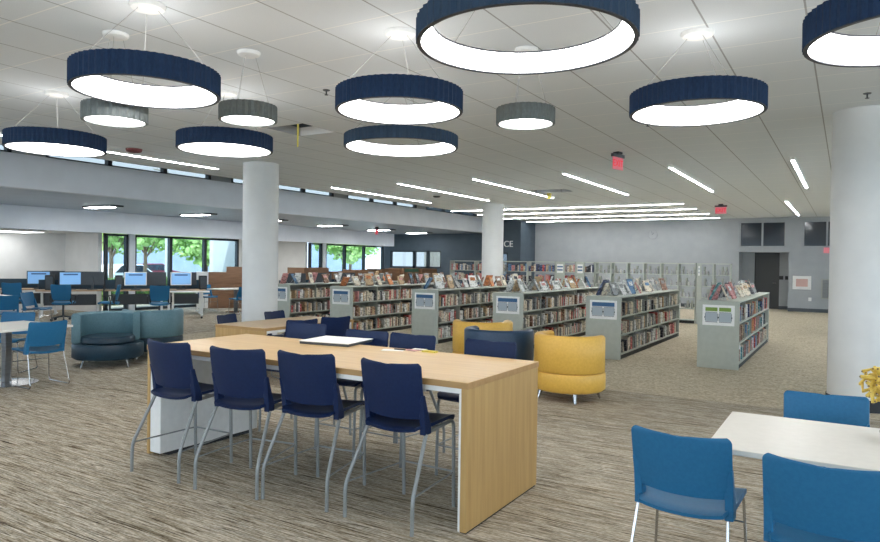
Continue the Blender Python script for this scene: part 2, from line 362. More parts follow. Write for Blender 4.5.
# window wall on the left: white recesses, narrow and wide windows every nine metres
wn = [3]
def window(y0, y1, z0, z1, x, mulls, fb=.09, gm='glass'):
    t = .05; k = wn[0]; wn[0] += 1
    m = MB().box(x-.12, x, y0, y1, z0, z0+fb).box(x-.12, x, y0, y1, z1-.07, z1).box(x-.12, x, y0, y0+.08, z0, z1).box(x-.12, x, y1-.08, y1, z0, z1)
    for q in mulls: m.box(x-.12, x, q-.05, q+.05, z0, z1)
    e = struct(m.build('window_%d' % k, 'alu', smooth=0)); ys = [y0]+list(mulls)+[y1]
    for a, b in zip(ys, ys[1:]): box('pane', gm, (x-.07, x-.06, a+.05, b-.05, z0+fb-.01, z1-.06), e)
    return e
bays = [3.0, 12.0, 20.95]
for b in bays:
    # narrow window, pier, three wide panes, end pier
    r0_ = b-3.4; RX = -20.8
    struct(box('wall_recess_side', 'wallwhite', (RX, XW-.14, b-.15, b-.02, -.15, 2.6)))
    struct(box('wall_recess_side', 'stucco', (RX, XW-.14, r0_, r0_+.13, -.15, 2.6)))
    struct(box('wall_recess', 'wallwhite', (RX-.2, RX, r0_, b-.02, -.15, 2.6)))
    struct(box('ceiling_recess_bay', 'wallwhite', (RX-.2, XW-.25, r0_, b-.02, 2.38, 2.6)))
    window(b, b+.75, 0, 2.36, XW, [])
    struct(box('wall_pier', 'fascia', (XW-.2, XW+.05, b+.75, b+.95, 0, 2.37)))
    window(b+.95, b+5.15, 0, 2.36, XW, [b+2.28, b+3.66])
    if b < 20: struct(box('wall_pier', 'wallwhite', (XW-.2, XW, b+5.15, b+5.62, 0, 2.37)))
# clerestory glass band
y = -2.0
while y < BY:
    e = window(y, min(y+4.0, BY-.1), 3.573, 4.15, XF-.02, [y+1.35, y+2.7] if y+4 < BY else [], .03, 'clergl')
    y += 4.62
for k in range(7):
    struct(box('wall_clerestory_pier', 'wall', (XF-.16, XF, -8 if k == 0 else -2.62+4.62*k, -2 if k == 0 else -2+4.62*k, 3.573, 4.15)))
# interior windows in the slate wall
def inner_window(k, x0, x1, z0, z1, mulls):
    m = MB().box(x0, x1, AY+.02, AY+.14, z0, z0+.06).box(x0, x1, AY+.02, AY+.14, z1-.06, z1).box(x0, x0+.06, AY+.02, AY+.14, z0, z1).box(x1-.06, x1, AY+.02, AY+.14, z0, z1)
    for q in mulls: m.box(q-.07, q+.07, AY+.02, AY+.14, z0, z1)
    e = struct(m.build('window_%d' % k, 'alu', smooth=0)); xs = [x0]+mulls+[x1]
    for a, b in zip(xs, xs[1:]): box('pane', 'clergl', (a+.04, b-.04, AY+.07, AY+.08, z0+.04, z1-.04), e)
inner_window(20, -18.65, -15.81, 1.36, 2.15, [-17.3, -16.55]); inner_window(21, -12.86, -12.46, .95, 2.08, [])
# columns
def column(x, y, r, base):
    o = struct(MB().lathe([(r, 0), (r, CZ)], 64).build('column', 'column', loc=(x, y, 0)))
    MB().lathe([(r+.005, 0), (r+.012, 0), (r+.012, .14), (r+.005, .14)], 64, closed=True).build('column_base', 'darkbase', o)
column(-9.54, 9.16, .33, True); column(-9.42, 18.70, .33, True); column(.16, 9.28, .34, True)
column(9.0-.6, 9.3, .33, True)

# ------------------------------------------------------------------ outside the windows
struct(box('ground', 'asphalt', (-90, -23.4, -40, 90, -.35, -.15))); struct(box('ground_far', 'asphalt', (-23.4, 60, BY+1.3, 90, -.35, -.15))); struct(box('ground_right', 'asphalt', (9.2, 60, -40, BY+1.3, -.35, -.15))); struct(box('ground_rear', 'asphalt', (-23.4, 9.2, -40, -8.2, -.35, -.15)))  # right and rear ground unseen, added pale to bounce daylight onto the ceiling
def leaves(m, c, rad, n, size, rs):
    for _ in range(n):
        while True:
            p = Vector((rs.uniform(-1, 1), rs.uniform(-1, 1), rs.uniform(-1, 1)))
            if p.length < 1: break
        p = Vector((c[0]+p.x*rad[0], c[1]+p.y*rad[1], c[2]+p.z*rad[2]))
        a = Euler((rs.uniform(0, 6), rs.uniform(0, 6), rs.uniform(0, 6))).to_matrix(); s = size*rs.uniform(.6, 1.3)
        m.add([p+a @ Vector(q)*s for q in ((-.5, -1, 0), (.5, -1, 0), (.7, 0, .15), (.3, 1, 0), (-.3, 1, 0), (-.7, 0, .15))], [(0, 1, 2, 3, 4, 5)])
def tree(loc, h, rad, label, seed):
    rs = random.Random(seed)
    t = thing('street_tree', label, 'tree', loc, 0, 'trees outside the windows')
    tk = MB().tube([(0, 0, -.2), (.06, .03, h*.35), (-.03, .05, h*.6), (0, 0, h*.8)], [.11, .09, .07, .04])
    for k in range(6):
        a = k*1.05; tk.tube([(0, .03, h*.38+.1*k), (math.cos(a)*rad*.5, math.sin(a)*rad*.5, h*.62+.1*k)], [.045, .02], 6)
    tk.build('trunk', 'bark', t)
    m = MB()
    for k in range(9):
        a = k*2.4; q = rad*.55
        leaves(m, (math.cos(a)*q*(k > 0), math.sin(a)*q*(k > 0), h*.72+rs.uniform(-.35, .45)*rad), (rad*.6, rad*.6, rad*.5), 170, .13, rs)
    m.build('foliage', 'leafgreen', t, smooth=0); return t
tree((-25.0, 20.6, -.15), 3.7, 1.6, 'bright green tree outside the middle pane of the wide window', 1)
tree((-30.5, 21.4, -.15), 4.4, 1.8, 'green tree outside the first pane of the wide window, beyond the hedge', 2)
tree((-27.0, 17.3, -.15), 4.3, 1.5, 'tree outside the narrow window behind the computer desks', 3)
tree((-24.6, 29.9, -.15), 4.0, 1.6, 'green tree outside the far wide window, behind the bookcases', 4)
tree((-27.0, 33.5, -.15), 4.6, 1.7, 'pale green tree outside the far wide window, beyond the nearer one', 5)
def hedge(y0, y1, x, label):
    t = thing('hedge', label, 'hedge', (x, (y0+y1)/2, -.15), 0, 'hedges outside the windows'); L = (y1-y0)/2
    rs = random.Random(int(y0*10)); m = MB(); m.box(-.35, .35, -L, L, 0, .85)
    for _ in range(2600):
        f = rs.random(); p = (rs.uniform(-.45, .45), rs.uniform(-L, L), 1.0) if f < .4 else (rs.choice((-.42, .42))+rs.uniform(-.06, .06), rs.uniform(-L, L), rs.uniform(.05, 1.0))
        leaves(m, p, (.06, .06, .06), 1, .06, rs)
    m.build('foliage', 'leafdark', t, smooth=0)
hedge(12.4, 17.3, -21.9, 'clipped hedge outside the near wide window') ; hedge(22.0, 26.3, -21.9, 'clipped hedge outside the far wide window')
b = tag(box('neighbour_building', 'stuccoblue', (-62, -58, 10, 75, -.15, 6.4)), 'blue grey building across the road outside the wide window', 'building')
def car(loc, rz, body, label):
    t = thing('parked_car', label, 'car', loc, rz)
    s = [(-2.1, .35), (-2.15, .75), (-1.75, .92), (-1.1, .98), (-.6, 1.42), (.75, 1.45), (1.5, 1.0), (2.1, .88), (2.15, .35)]
    m = MB(); n = len(s); m.add([(x, -.85, z) for x, z in s]+[(x, .85, z) for x, z in s], [tuple(range(n)), tuple(range(2*n-1, n-1, -1))]+[(i, n+i, n+(i+1) % n, (i+1) % n) for i in range(n)]); m.build('body', body, t, bevel=.08)
    q = [(-.98, 1.0), (-.56, 1.36), (.7, 1.39), (1.32, 1.0)]; m = MB(); m.add([(x, -.87, z) for x, z in q]+[(x, .87, z) for x, z in q], [(0, 1, 2, 3), (7, 6, 5, 4), (0, 4, 5, 1), (1, 5, 6, 2), (2, 6, 7, 3), (3, 7, 4, 0)]); m.build('glazing', 'carglass', t, smooth=0)
    for x in (-1.3, 1.35):
        for y_ in (-.8, .8):
            mm = MB().lathe([(0, -.1), (.33, -.1), (.33, .1), (0, .1)], 20); mm.v = [Vector((x+p.x, y_+p.z, .33+p.y)) for p in mm.v]; mm.build('wheel', 'black', t)
car((-34, 22.4, -.15), R(95), 'carwhite', 'white car parked beyond the narrow window by the computers')
car((-40, 28.2, -.15), R(80), 'carred', 'dark red car parked beyond the first pane of the wide window')
t = thing('lamp_post', 'pale round lamp post outside the near wide window', 'lamp post', (-22.9, 17.05, -.15)); MB().tube([(0, 0, 0), (0, 0, 5.2)], [.07, .05], 12).build('pole', 'stucco', t); MB().tube([(0, 0, 5.2), (-.8, 0, 5.35)], .04).build('arm', 'stucco', t)
struct(box('wall_outside', 'stuccoblue', (-22.5, -11.9, 36, 36.2, -.15, 5)))
t = thing('outdoor_stair', 'pale outdoor stair seen through the interior windows of the slate wall', 'stair', (-21.0, 33.5, -.15)); MB().add([(0, -.6, 0), (4.2, -.6, 0), (4.2, -.6, .2), (0, -.6, 3.4), (0, .6, 0), (4.2, .6, 0), (4.2, .6, .2), (0, .6, 3.4)], [(0, 1, 2, 3), (7, 6, 5, 4), (0, 4, 5, 1), (1, 5, 6, 2), (2, 6, 7, 3), (3, 7, 4, 0)]).build('flight', 'stucco', t, smooth=0)

# ------------------------------------------------------------------ pendant lamps
def pleated(r_out, h, n):
    pr = []
    m = MB(); v = []; f = []
    for i in range(n*2):
        a = PI*i/n; r = r_out if i % 2 == 0 else r_out-.011
        if True:
            v += [(r*math.cos(a), r*math.sin(a), 0), (r*math.cos(a), r*math.sin(a), h), ((r_out-.025)*math.cos(a), (r_out-.025)*math.sin(a), h), ((r_out-.025)*math.cos(a), (r_out-.025)*math.sin(a), 0)]
    K = n*2
    for i in range(K):
        j = (i+1) % K
        for q in range(4): f.append((i*4+q, j*4+q, j*4+(q+1) % 4, i*4+(q+1) % 4))
    m.add(v, f); return m
def hangers(t, r, h, zdrop, can_r):
    MB().lathe([(0, zdrop-.045), (can_r*.55, zdrop-.045), (can_r*.9, zdrop-.03), (can_r, zdrop-.012), (can_r, zdrop-.001), (0, zdrop-.001)], 32).build('canopy', 'white', t)
    for k in range(3):
        a = .5+k*2*PI/3
        MB().tube([(r*math.cos(a), r*math.sin(a), h-.01), (can_r*.6*math.cos(a), can_r*.6*math.sin(a), zdrop-.04)], .0022, 6).build('cable', 'cable', t)
def ring_lamp(rad, h, felt, wall, zb):
    t = thing('ring_pendant_light', '', 'pendant light', (0, 0, zb))
    pleated(rad, h, 60).build('felt_shade', felt, t, smooth=0)
    ri = rad-.025
    MB().lathe([(ri-.004, .003), (ri-.012, .006), (ri-wall-.030, h-.012)], 96).build('diffuser', 'ringlight', t)
    MB().lathe([(ri, h-.002), (ri, h-.011), (ri-wall-.036, h-.011), (ri-wall-.036, h-.002)], 96, closed=True).build('top_rim', 'rim', t)
    MB().lathe([(rad-.005, -.004), (rad-.005, .002), (ri-.004, .002), (ri-.004, -.004)], 96, closed=True).build('bottom_rim', 'rim', t)
    hangers(t, ri-wall*.5, h, CZ-zb, .125); return t
def drum_lamp(rad, h, zb):
    t = thing('drum_pendant_light', '', 'pendant light', (0, 0, zb))
    pleated(rad, h, 30).build('felt_shade', 'feltgrey', t, smooth=0)
    MB().lathe([(rad-.026, .012), (rad*.5, .006), (0, .004)], 64).build('diffuser', 'drumlight', t)
    MB().lathe([(rad-.026, h-.006), (0, h-.006)], 64).build('top_plate', 'white', t)
    hangers(t, rad*.75, h, CZ-zb, .1); return t
GR = 'navy felt ring pendants'
pa = ring_lamp(.505, .16, 'feltnavy', .03, 2.82); pbr = ring_lamp(.60, .12, 'feltslate', .03, 2.85)
for i, (x, y, l) in enumerate([
        (-4.33, 3.05, 'navy felt ring lamp hanging in front of two grey drums, upper left'),
        (-1.03, 5.54, 'navy felt ring lamp hanging above the green-signed bookcase'),
        (-3.06, 4.40, 'navy felt ring lamp over the long table, directly above the slate blue ring'),
        (-7.53, 4.18, 'leftmost navy felt ring lamp, low beside the clerestory windows'),
        (-5.82, 5.06, 'navy felt ring lamp hanging in front of the white column at left'),
        (.27, 4.25, 'navy felt ring lamp cut by the right edge, in front of the white column'),
        ]): place(pa, i, (x, y, 2.82), i*.7, l, GR)
for i, (x, y, l) in enumerate([(-1.525, 3.39, 'largest slate blue felt ring lamp at the top centre of the ceiling'), (-4.04, 5.85, 'slate blue felt ring lamp below the navy ring over the long table')]):
    place(pbr, i, (x, y, 2.83), .3+i, l, 'slate blue felt ring pendants')
# unseen rings added behind the camera and at right to light the room
for i, (x, y) in enumerate([(-7.2, 1.0), (-4.6, -.6), (-2.0, -2.4), (1.6, 1.2), (4.4, 3.6), (4.6, -.8), (-8.2, -2.6), (3.2, 7.0)]):
    place(pa, True, (x, y, 2.82), i, 'added navy felt ring lamp, out of view, lighting the room', 'added ring pendants out of view')
pd = drum_lamp(.25, .135, 2.81)
for i, (x, y, z, l) in enumerate([(-2.36, 5.27, 2.81, 'grey felt drum lamp hanging alone below the largest ring'), (-4.52, 4.18, 2.845, 'grey felt drum lamp hanging just right of the upper left navy ring'), (-5.11, 3.31, 2.735, 'grey felt drum lamp hanging below the upper left navy ring')]):
    o = place(pd, i, (x, y, z), i*.4, l, 'grey felt drum pendants')
    for ch in o.children:
        if i and ch.name.startswith(('canopy', 'cable')):
            dz = 2.81-z
            ch.data = ch.data.copy()
            for v in ch.data.vertices:
                if v.co.z > .3: v.co.z += dz
# ------------------------------------------------------------------ linear lights
def strip(x, y, L, along_x, label, group, used=[]):
    t = thing('linear_ceiling_light', label, 'linear light', (x, y, CZ), 0 if not along_x else -PI/2, group)
    MB().box(-.032, .032, 0, L, -.05, -.003).build('housing', 'white', t, smooth=0)
    MB().box(-.024, .024, .02, L-.02, -.054, -.05).build('diffuser', 'strip', t, smooth=0)
xs = [(-10.7, 'beside the clerestory windows'), (-8.75, 'second from the clerestory windows'), (-6.81, 'third from the clerestory windows'), (-4.79, 'between the exit sign and the third strip'), (-2.77, 'just right of the near exit sign'), (-.8, 'nearest the right white column')]
for x, l in xs: strip(x, 12.55, 4.55, False, 'linear ceiling light running into depth, '+l, 'strip lights running into depth')
strip(-10.6, 4.45, 4.6, False, 'linear ceiling light running behind the left navy rings', 'strip lights running into depth')
strip(-1.44, 20.4, 5.7, False, 'linear ceiling light pointing at the door transom', 'strip lights running into depth')
for y, l in [(20.15, 'nearest'), (22.1, 'second nearest'), (24.3, 'third nearest'), (26.55, 'farthest')]:
    strip(-11.78, y, 7.75, True, l+' of the four long crosswise ceiling lights before the grey wall', 'crosswise strip lights')
for i, (x, y, l) in enumerate([(-16.0, 10.05, 'nearest recessed light in the low soffit'), (-16.0, 12.95, 'second recessed soffit light, above the mobile table'), (-16.0, 15.8, 'third recessed soffit light, just left of the white column'), (-16.0, 18.85, 'fourth recessed soffit light, right of the white column'), (-16.2, 22.1, 'fifth recessed soffit light, beside the soffit exit sign'), (-16.2, 24.9, 'last recessed soffit light, near the slate wall')]):
    t = thing('recessed_light', l, 'ceiling light', (x, y, 2.93), 0, 'recessed soffit lights')
    MB().box(-.62, .62, -.16, .16, -.035, -.001).build('frame', 'darkgrey', t, smooth=0); MB().box(-.58, .35, -.13, .13, -.042, -.035).build('diffuser', 'troffer', t, smooth=0)
for i, (x, y, l) in enumerate([(-19.95, 9.9, 'light over the computer desks under the header at far left'), (-19.95, 18.9, 'light under the header behind the white column')]):
    t = thing('recess_light', l, 'ceiling light', (x, y, 2.37), 0, 'lights under the header'); MB().box(-.6, .6, -.6, .6, -.05, -.001).build('frame', 'white', t, smooth=0); MB().box(-.55, .55, -.55, .55, -.055, -.05).build('diffuser', 'troffer2', t, smooth=0)
# ------------------------------------------------------------------ ceiling devices
def text_mesh(name, fc, m):
    o = bpy.data.objects.new('tmp', fc); col.objects.link(o)
    me = bpy.data.meshes.new_from_object(o.evaluated_get(bpy.context.evaluated_depsgraph_get())); bpy.data.objects.remove(o)
    me.materials.clear(); me.materials.append(M[m]); o = bpy.data.objects.new(name, me); col.objects.link(o); return o
def exit_sign(loc, rz, label):
    t = thing('exit_sign', label, 'exit sign', loc, rz, 'exit signs')
    MB().box(-.06, .06, -.05, .05, -.035, -.001).build('ceiling_mount', 'black', t, smooth=0)
    MB().box(-.17, .17, -.025, .025, -.085, -.035).build('housing', 'darkgrey', t, smooth=0)
    MB().box(-.155, .155, -.005, .005, -.285, -.085).build('plate', 'exitplate', t, smooth=0)
    for s in (0, 1):
        fc = bpy.data.curves.new('exit_text', 'FONT'); fc.body = 'EXIT'; fc.size = .15; fc.align_x = 'CENTER'; fc.align_y = 'CENTER'; fc.extrude = .001; fc.materials.append(M['exitletter'])
        fo = text_mesh('lettering', fc, 'exitletter'); fo.parent = t
        fo.location = (0, -.0075 if s == 0 else .0075, -.187); fo.rotation_euler = (PI/2, 0, 0 if s == 0 else PI)
exit_sign((-3.2, 10.8, CZ), PI/2-.25, 'red exit sign hanging edge-on from the ceiling among the strip lights')
exit_sign((-3.2, 21.2, CZ), 0, 'red exit sign hanging before the grey far wall, left of the transom')
exit_sign((-15.3, 20.6, 2.93), -.6, 'red exit sign under the low soffit beside a recessed light')
t = thing('wall_exit_sign', 'small red exit sign on the far wall, half hidden by the right column', 'exit sign', (-.62, BY-.01, 2.24)); MB().box(-.1, .1, -.03, 0, -.1, .1).build('plate', 'exitplate', t, smooth=0)
def puck(name, label, cat, loc, r, h, m, group=None):
    o = MB().lathe([(0, -h), (r*.6, -h), (r*.9, -h*.75), (r, -h*.3), (r, -.001), (0, -.001)], 24).build(name, m, loc=loc); tag(o, label, cat, group)
puck('fire_alarm', 'dark red round alarm on the ceiling by the clerestory windows', 'fire alarm', (-10.2, 6.95, CZ), .13, .06, mat('alarm_dark_red', (120, 52, 54), .5))
puck('smoke_detector', 'grey round detector on the ceiling before the second column', 'smoke detector', (-9.7, 15.8, CZ), .1, .04, 'darkgrey')
def sprinkler(loc, label):
    t = thing('sprinkler', label, 'sprinkler', loc, 0, 'ceiling sprinklers')
    MB().lathe([(0, -.008), (.035, -.008), (.04, -.001), (0, -.001)], 16).build('escutcheon', 'darkgrey', t); MB().tube([(0, 0, -.006), (0, 0, -.05)], .008).build('stem', 'darkgrey', t); MB().lathe([(0, -.055), (.02, -.055), (.02, -.05), (0, -.05)], 12).build('deflector', 'darkgrey', t)
sprinkler((-4.78, 5.51, CZ), 'sprinkler left of the navy ring over the long table'); sprinkler((.15, 8.3, CZ), 'sprinkler right in front of the right column top'); sprinkler((-2.2, 8.7, CZ), 'sprinkler above the near exit sign'); sprinkler((-6.1, 8.9, CZ), 'sprinkler below the slate blue ring over the table')
tag(MB().box(-.012, .012, -.004, .004, -.30, .02).build('hanging_tape', 'tape', loc=(-6.32, 6.72, CZ), smooth=0), 'yellow strip dangling from the opened ceiling tile', 'tape')
tag(MB().box(-.05, .05, -.03, .03, -.14, -.001).build('hanging_tag', 'tape', loc=(-6.62, 16.35, CZ), smooth=0), 'small yellow tag hanging by the far opened ceiling tile', 'tag')

# ------------------------------------------------------------------ far wall fittings
t = thing('framed_notice', 'white framed pink notice on the far wall right of the door', 'picture frame', (-1.385, BY-.001, .83)); MB().box(-.30, .30, -.05, 0, -.02, .48).build('frame', 'white', t, bevel=.01); MB().box(-.19, .19, -.055, -.05, .09, .37).build('print', mat('pink_print', (196, 160, 152), .5), t, smooth=0)
t = thing('wall_cabinet', 'steel grey cabinet on the far wall beside the right column', 'cabinet', (-.55, BY-.001, .5)); MB().box(-.22, .22, -.06, 0, 0, .72).build('frame', 'shelfdark', t, smooth=0); MB().box(-.18, .18, -.065, -.06, .04, .68).build('door', 'tablestone', t, smooth=0)
t = thing('wall_outlet', 'white outlet plate low on the far wall', 'outlet', (-1.12, BY-.001, .40)); MB().box(-.05, .05, -.012, 0, 0, .13).build('plate', 'white', t, bevel=.004)
for x, l in [(-2.13, 'left of the two black switch plates in the door recess'), (-1.93, 'right of the two black switch plates in the door recess')]:
    t = thing('wall_switch', l, 'switch', (x, BY+.949, 1.14), 0, 'switch plates in the door recess'); MB().box(-.07, .07, -.015, 0, 0, .14).build('plate', 'black', t, bevel=.004)
t = thing('wall_clock', 'round pale clock on the grey far wall above the empty shelves', 'clock', (-6.75, BY-.001, 2.86)); 
mm = MB().lathe([(0, 0), (.2, 0), (.2, .04), (.17, .045), (.165, .03), (0, .03)], 40); mm.v = [Vector((p.x, -p.z, p.y)) for p in mm.v]; mm.build('case', 'wall', t)
MB().tube([(0, -.035, 0), (.06, -.035, .08)], .006).build('hand', 'darkgrey', t); MB().tube([(0, -.035, 0), (-.03, -.035, .13)], .005).build('hand', 'darkgrey', t)
fc = bpy.data.curves.new('wall_text', 'FONT'); fc.body = 'CE'; fc.size = .37; fc.extrude = .012; fc.materials.append(M['white'])
fo = text_mesh('wall_lettering', fc, 'white'); fo.location = (-12.66, AY-.014, 2.33); fo.rotation_euler = (PI/2, 0, 0); tag(fo, 'white letters on the slate wall beside the second column', 'lettering')

# ------------------------------------------------------------------ low bookcases
CASES = [(-11.55, 'sixth'), (-9.72, 'fifth'), (-7.56, 'fourth'), (-5.72, 'third'), (-3.90, 'second'), (-2.04, 'first')]
CW, CL, CH, CY = .62, 4.7, 1.075, 11.4
REF = {0: 'fifth bookcase left of green sign', 1: 'fourth bookcase left of green sign', 2: 'third bookcase left of green sign', 3: 'second bookcase left of green sign', 4: 'first bookcase left of green sign', 5: 'bookcase with the green sign'}
SH = [.10, .42, .74]
def bookcase(i, x):
    t = thing('bookcase', '', 'bookcase', (x, CY, 0), 0, 'low grey bookcases in a row')
    MB().box(0, CW, 0, .035, .0, CH-.02).build('end_panel', 'shelf', t, bevel=.004); MB().box(0, CW, CL-.035, CL, 0, CH-.02).build('end_panel', 'shelf', t, bevel=.004)
    MB().box(-.005, CW+.005, 0, CL, CH-.02, CH).build('top', 'shelf', t, bevel=.004)
    MB().box(.02, CW-.02, .035, CL-.035, 0, .075).build('kick_plate', 'kick', t, smooth=0)
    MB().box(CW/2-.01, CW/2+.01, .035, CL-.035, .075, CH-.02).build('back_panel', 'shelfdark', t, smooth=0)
    for z in SH:
        for a, b in ((0.005, CW/2-.01), (CW/2+.01, CW-.005)):
            MB().box(a, b, .035, CL-.035, z-.022, z).build('shelf', 'shelf', t, smooth=0)
    for k in range(1, 5):
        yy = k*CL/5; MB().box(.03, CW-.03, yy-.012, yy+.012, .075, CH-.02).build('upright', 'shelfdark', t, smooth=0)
    for z in SH:
        for k in range(10):
            yy = .25+k*.46+rnd.uniform(-.05, .05)
            MB().add([(CW/2+.012, yy, z), (CW-.03, yy, z), (CW-.03, yy, z+.06), (CW/2+.1, yy, z+.22), (CW/2+.012, yy, z+.22), (CW/2+.012, yy+.006, z), (CW-.03, yy+.006, z), (CW-.03, yy+.006, z+.06), (CW/2+.1, yy+.006, z+.22), (CW/2+.012, yy+.006, z+.22)],
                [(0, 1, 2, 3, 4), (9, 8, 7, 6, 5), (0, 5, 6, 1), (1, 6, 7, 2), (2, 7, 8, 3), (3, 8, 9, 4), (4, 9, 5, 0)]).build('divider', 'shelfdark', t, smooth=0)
    # range sign on the near end panel
    s = MB().box(.075, .55, -.012, 0, .685, 1.01).build('range_sign', 'paper', t, bevel=.003)
    c = 'signgreen' if i == 5 else 'signblue'
    if i == 5:
        MB().box(.12, .30, -.015, -.012, .91, .97).box(.325, .50, -.015, -.012, .91, .97).build('colour_band', c, s, smooth=0)
    else: MB().box(.115, .51, -.015, -.012, .905, .975).build('colour_band', c, s, smooth=0)
    MB().box(.12, .30, -.015, -.012, .745, .89).box(.325, .505, -.015, -.012, .745, .89).build('text_panel', 'signgrey', s, smooth=0)
    m = MB()
    for a, b in ((.12, .30), (.325, .505)):
        m.box(a-.006, a, -.016, -.012, .76, .875).box(b, b+.006, -.016, -.012, .76, .875).box(a, b, -.016, -.012, .735, .742).box(a, b, -.016, -.012, .892, .898)
        m.box(a-.014, a+.0, -.016, -.012, .80, .825).box(b, b+.014, -.016, -.012, .80, .825)
    m.build('text_border', 'darkgrey', s, smooth=0)
    return t
LBL = {5: 'rightmost low grey bookcase, the one with the green sign', 4: 'low grey bookcase behind the mustard tub chair, left of the green-signed one', 3: 'low grey bookcase right behind the dark navy tub chair', 2: 'low grey bookcase behind the middle of the long table, its end panel fully in view', 1: 'low grey bookcase at the far end of the smaller wooden table', 0: 'leftmost low grey bookcase, beside the white column'}
for i, (x, o_) in enumerate(CASES): bookcase(i, x)['label'] = LBL[i]
ordn = lambda n: '%d%s' % (n, 'th' if 10 <= n % 100 <= 20 else {1: 'st', 2: 'nd', 3: 'rd'}.get(n % 10, 'th'))
PAL_A = ['cream', 'cream', 'white', 'white', 'white', 'cream', 'tan', 'pink', 'red', 'grey', 'grey', 'brown', 'black', 'cream']
PAL_B = ['red', 'navy', 'blue', 'tan', 'cream', 'brown', 'grey', 'red', 'teal', 'orange', 'white', 'black']
DISP = ['white', 'white', 'white', 'cream', 'cream', 'tan', 'grey', 'pink', 'brown', 'black', 'blue', 'orange', 'grey', 'white', 'grey']
def book_mesh(th, w_, h_):
    # spine towards +X: covers and spine wrap a block of pages
    m = MB(); m.box(-w_, 0, -th/2, th/2, 0, h_); return m
stuff = {}
def put_book(i, sh, y, th, h, lean, color, label, z, x):
    a = MB(); a.box(-.17, 0, 0, th, 0, h)
    b = a.build('book', 'bk_'+color, smooth=0, loc=(x, y, z+.001+abs(math.sin(lean))*0))
    b.rotation_euler = (lean, 0, 0)
    tag(b, label, 'book', 'books on the shelves of the low bookcases')
shn = ['bottom', 'middle', 'upper']
for i in (5, 4):
    x = CASES[i][0]+CW-.025; rs = random.Random(40+i); ymax = CL-.08 if i > 3 else 3.0
    for s, z in enumerate(SH):
        y = .06; cnt = 0
        while y < ymax:
            if rs.random() < .12: y += rs.uniform(.06, .2); continue
            th = rs.uniform(.055, .12) if rs.random() < .55 else rs.uniform(.03, .055); h = rs.uniform(.17, .245); lean = 0
            if y+th > ymax+.05: break
            if rs.random() < .16: lean = rs.uniform(.12, .3); y += h*math.sin(lean)+.01
            if y+th > ymax+.05: break
            c = rs.choice(PAL_B if i == 5 else PAL_A); cnt += 1
            put_book(i, s, CY+y, th, h, lean, c, '%s book, %s from near end, %s shelf of %s' % (c, ordn(cnt), shn[s], REF[i]), z, x-rs.uniform(0, .03))
            y += th+rs.uniform(.003, .012)
            if rs.random() < .2: y += .05
# the farther shelves: masses of tiny spines
fm = {}
def far_book(k, dims): fm.setdefault(k, MB()).box(*dims)
def fill(x0, x1, y0, y1, z, rs, pal, along, dens=.9, hmax=.24):
    p = x0 if along == 'x' else y0; e = x1 if along == 'x' else y1
    while p < e:
        th = rs.uniform(.025, .07); h = rs.uniform(.16, hmax)
        if rs.random() < dens:
            k = rs.choice(pal)
            if along == 'x': far_book(k, (p, p+th, y0, y1, z+.001, z+h))
            else: far_book(k, (x0, x1, p, p+th, z+.001, z+h))
        p += th+.004 if rs.random() < .93 else th+.12
rs = random.Random(5)
for i in (0, 1, 2, 3):
    x = CASES[i][0]+CW-.03
    for z in SH: fill(x-.17, x-rs.uniform(0, .02), CY+.06, CY+CL-.08, z, rs, PAL_A, 'y')

# books shown face-out along the top of each bookcase
dcount = 0
for i in range(6):
    x = CASES[i][0]; rs = random.Random(90+i); n = [17, 20, 22, 24, 24, 22][i]; side = 1
    for k in range(n):
        yy = .22+k*(CL-.45)/n+rs.uniform(-.05, .05); side = 1 if k % 2 else -1
        xx = CW*.5+side*rs.uniform(.08, .17); w_ = rs.uniform(.14, .21); h_ = rs.uniform(.20, .30); th = rs.uniform(.012, .03)
        tl = R(rs.uniform(16, 30))*side; c = rs.choice(DISP)
        t = thing('display_book', '%s book propped on top, %s from near end of %s' % (c, ordn(k+1), REF[i]), 'book', (x+xx, CY+yy, CH+.002), R(rs.uniform(-28, 28)), 'books propped on the bookcase tops')
        mt = Matrix.Rotation(-tl, 4, 'Y')
        c2 = rs.choice([q for q in DISP if q != c])
        def zmin(mtx, d): return min((mtx @ Vector((d[a], 0, d[b])))[2] for a in (0, 1) for b in (4, 5))
        d = (-th/2, th/2, -w_/2, w_/2, 0, h_); lift = Matrix.Translation((0, 0, -zmin(mt, d))) @ mt
        MB().box(*d, mtx=lift).build('cover', 'bk_'+c, t, smooth=0)
        s_ = side*(th/2+.001)
        MB().box(min(s_, s_-.001*side), max(s_, s_-.001*side), -w_*.32, w_*.32, h_*.55, h_*.82, mtx=lift).build('title_block', 'bk_'+c2, t, smooth=0)
        base = lift @ Vector((-side*th/2, 0, h_*.6)); 
        MB().tube([base, (base.x-side*.085, 0, .004), (base.x+side*.04, 0, .004)], .004, 6).build('easel', 'cable', t)
# dark leaning picture book boards at the near end of two cases
for i, l in ((4, 'large dark blue book leaning on near corner of %s' % REF[4]), (5, 'teal blue book leaning on near corner of %s' % REF[5])):
    x = CASES[i][0]; t = thing('display_book', l, 'book', (x+.16, CY+.10, CH+.002), 0, 'books propped on the bookcase tops')
    mt = Matrix.Translation((0, 0, .012)) @ Matrix.Rotation(R(26), 4, 'Y')
    MB().box(-.012, .012, -.02, .26, 0, .30, mtx=mt).build('cover', 'bk_navy' if i == 4 else 'bk_teal', t, smooth=0); MB().box(.013, .014, .02, .2, .12, .24, mtx=mt).build('title_block', 'bk_grey', t, smooth=0)

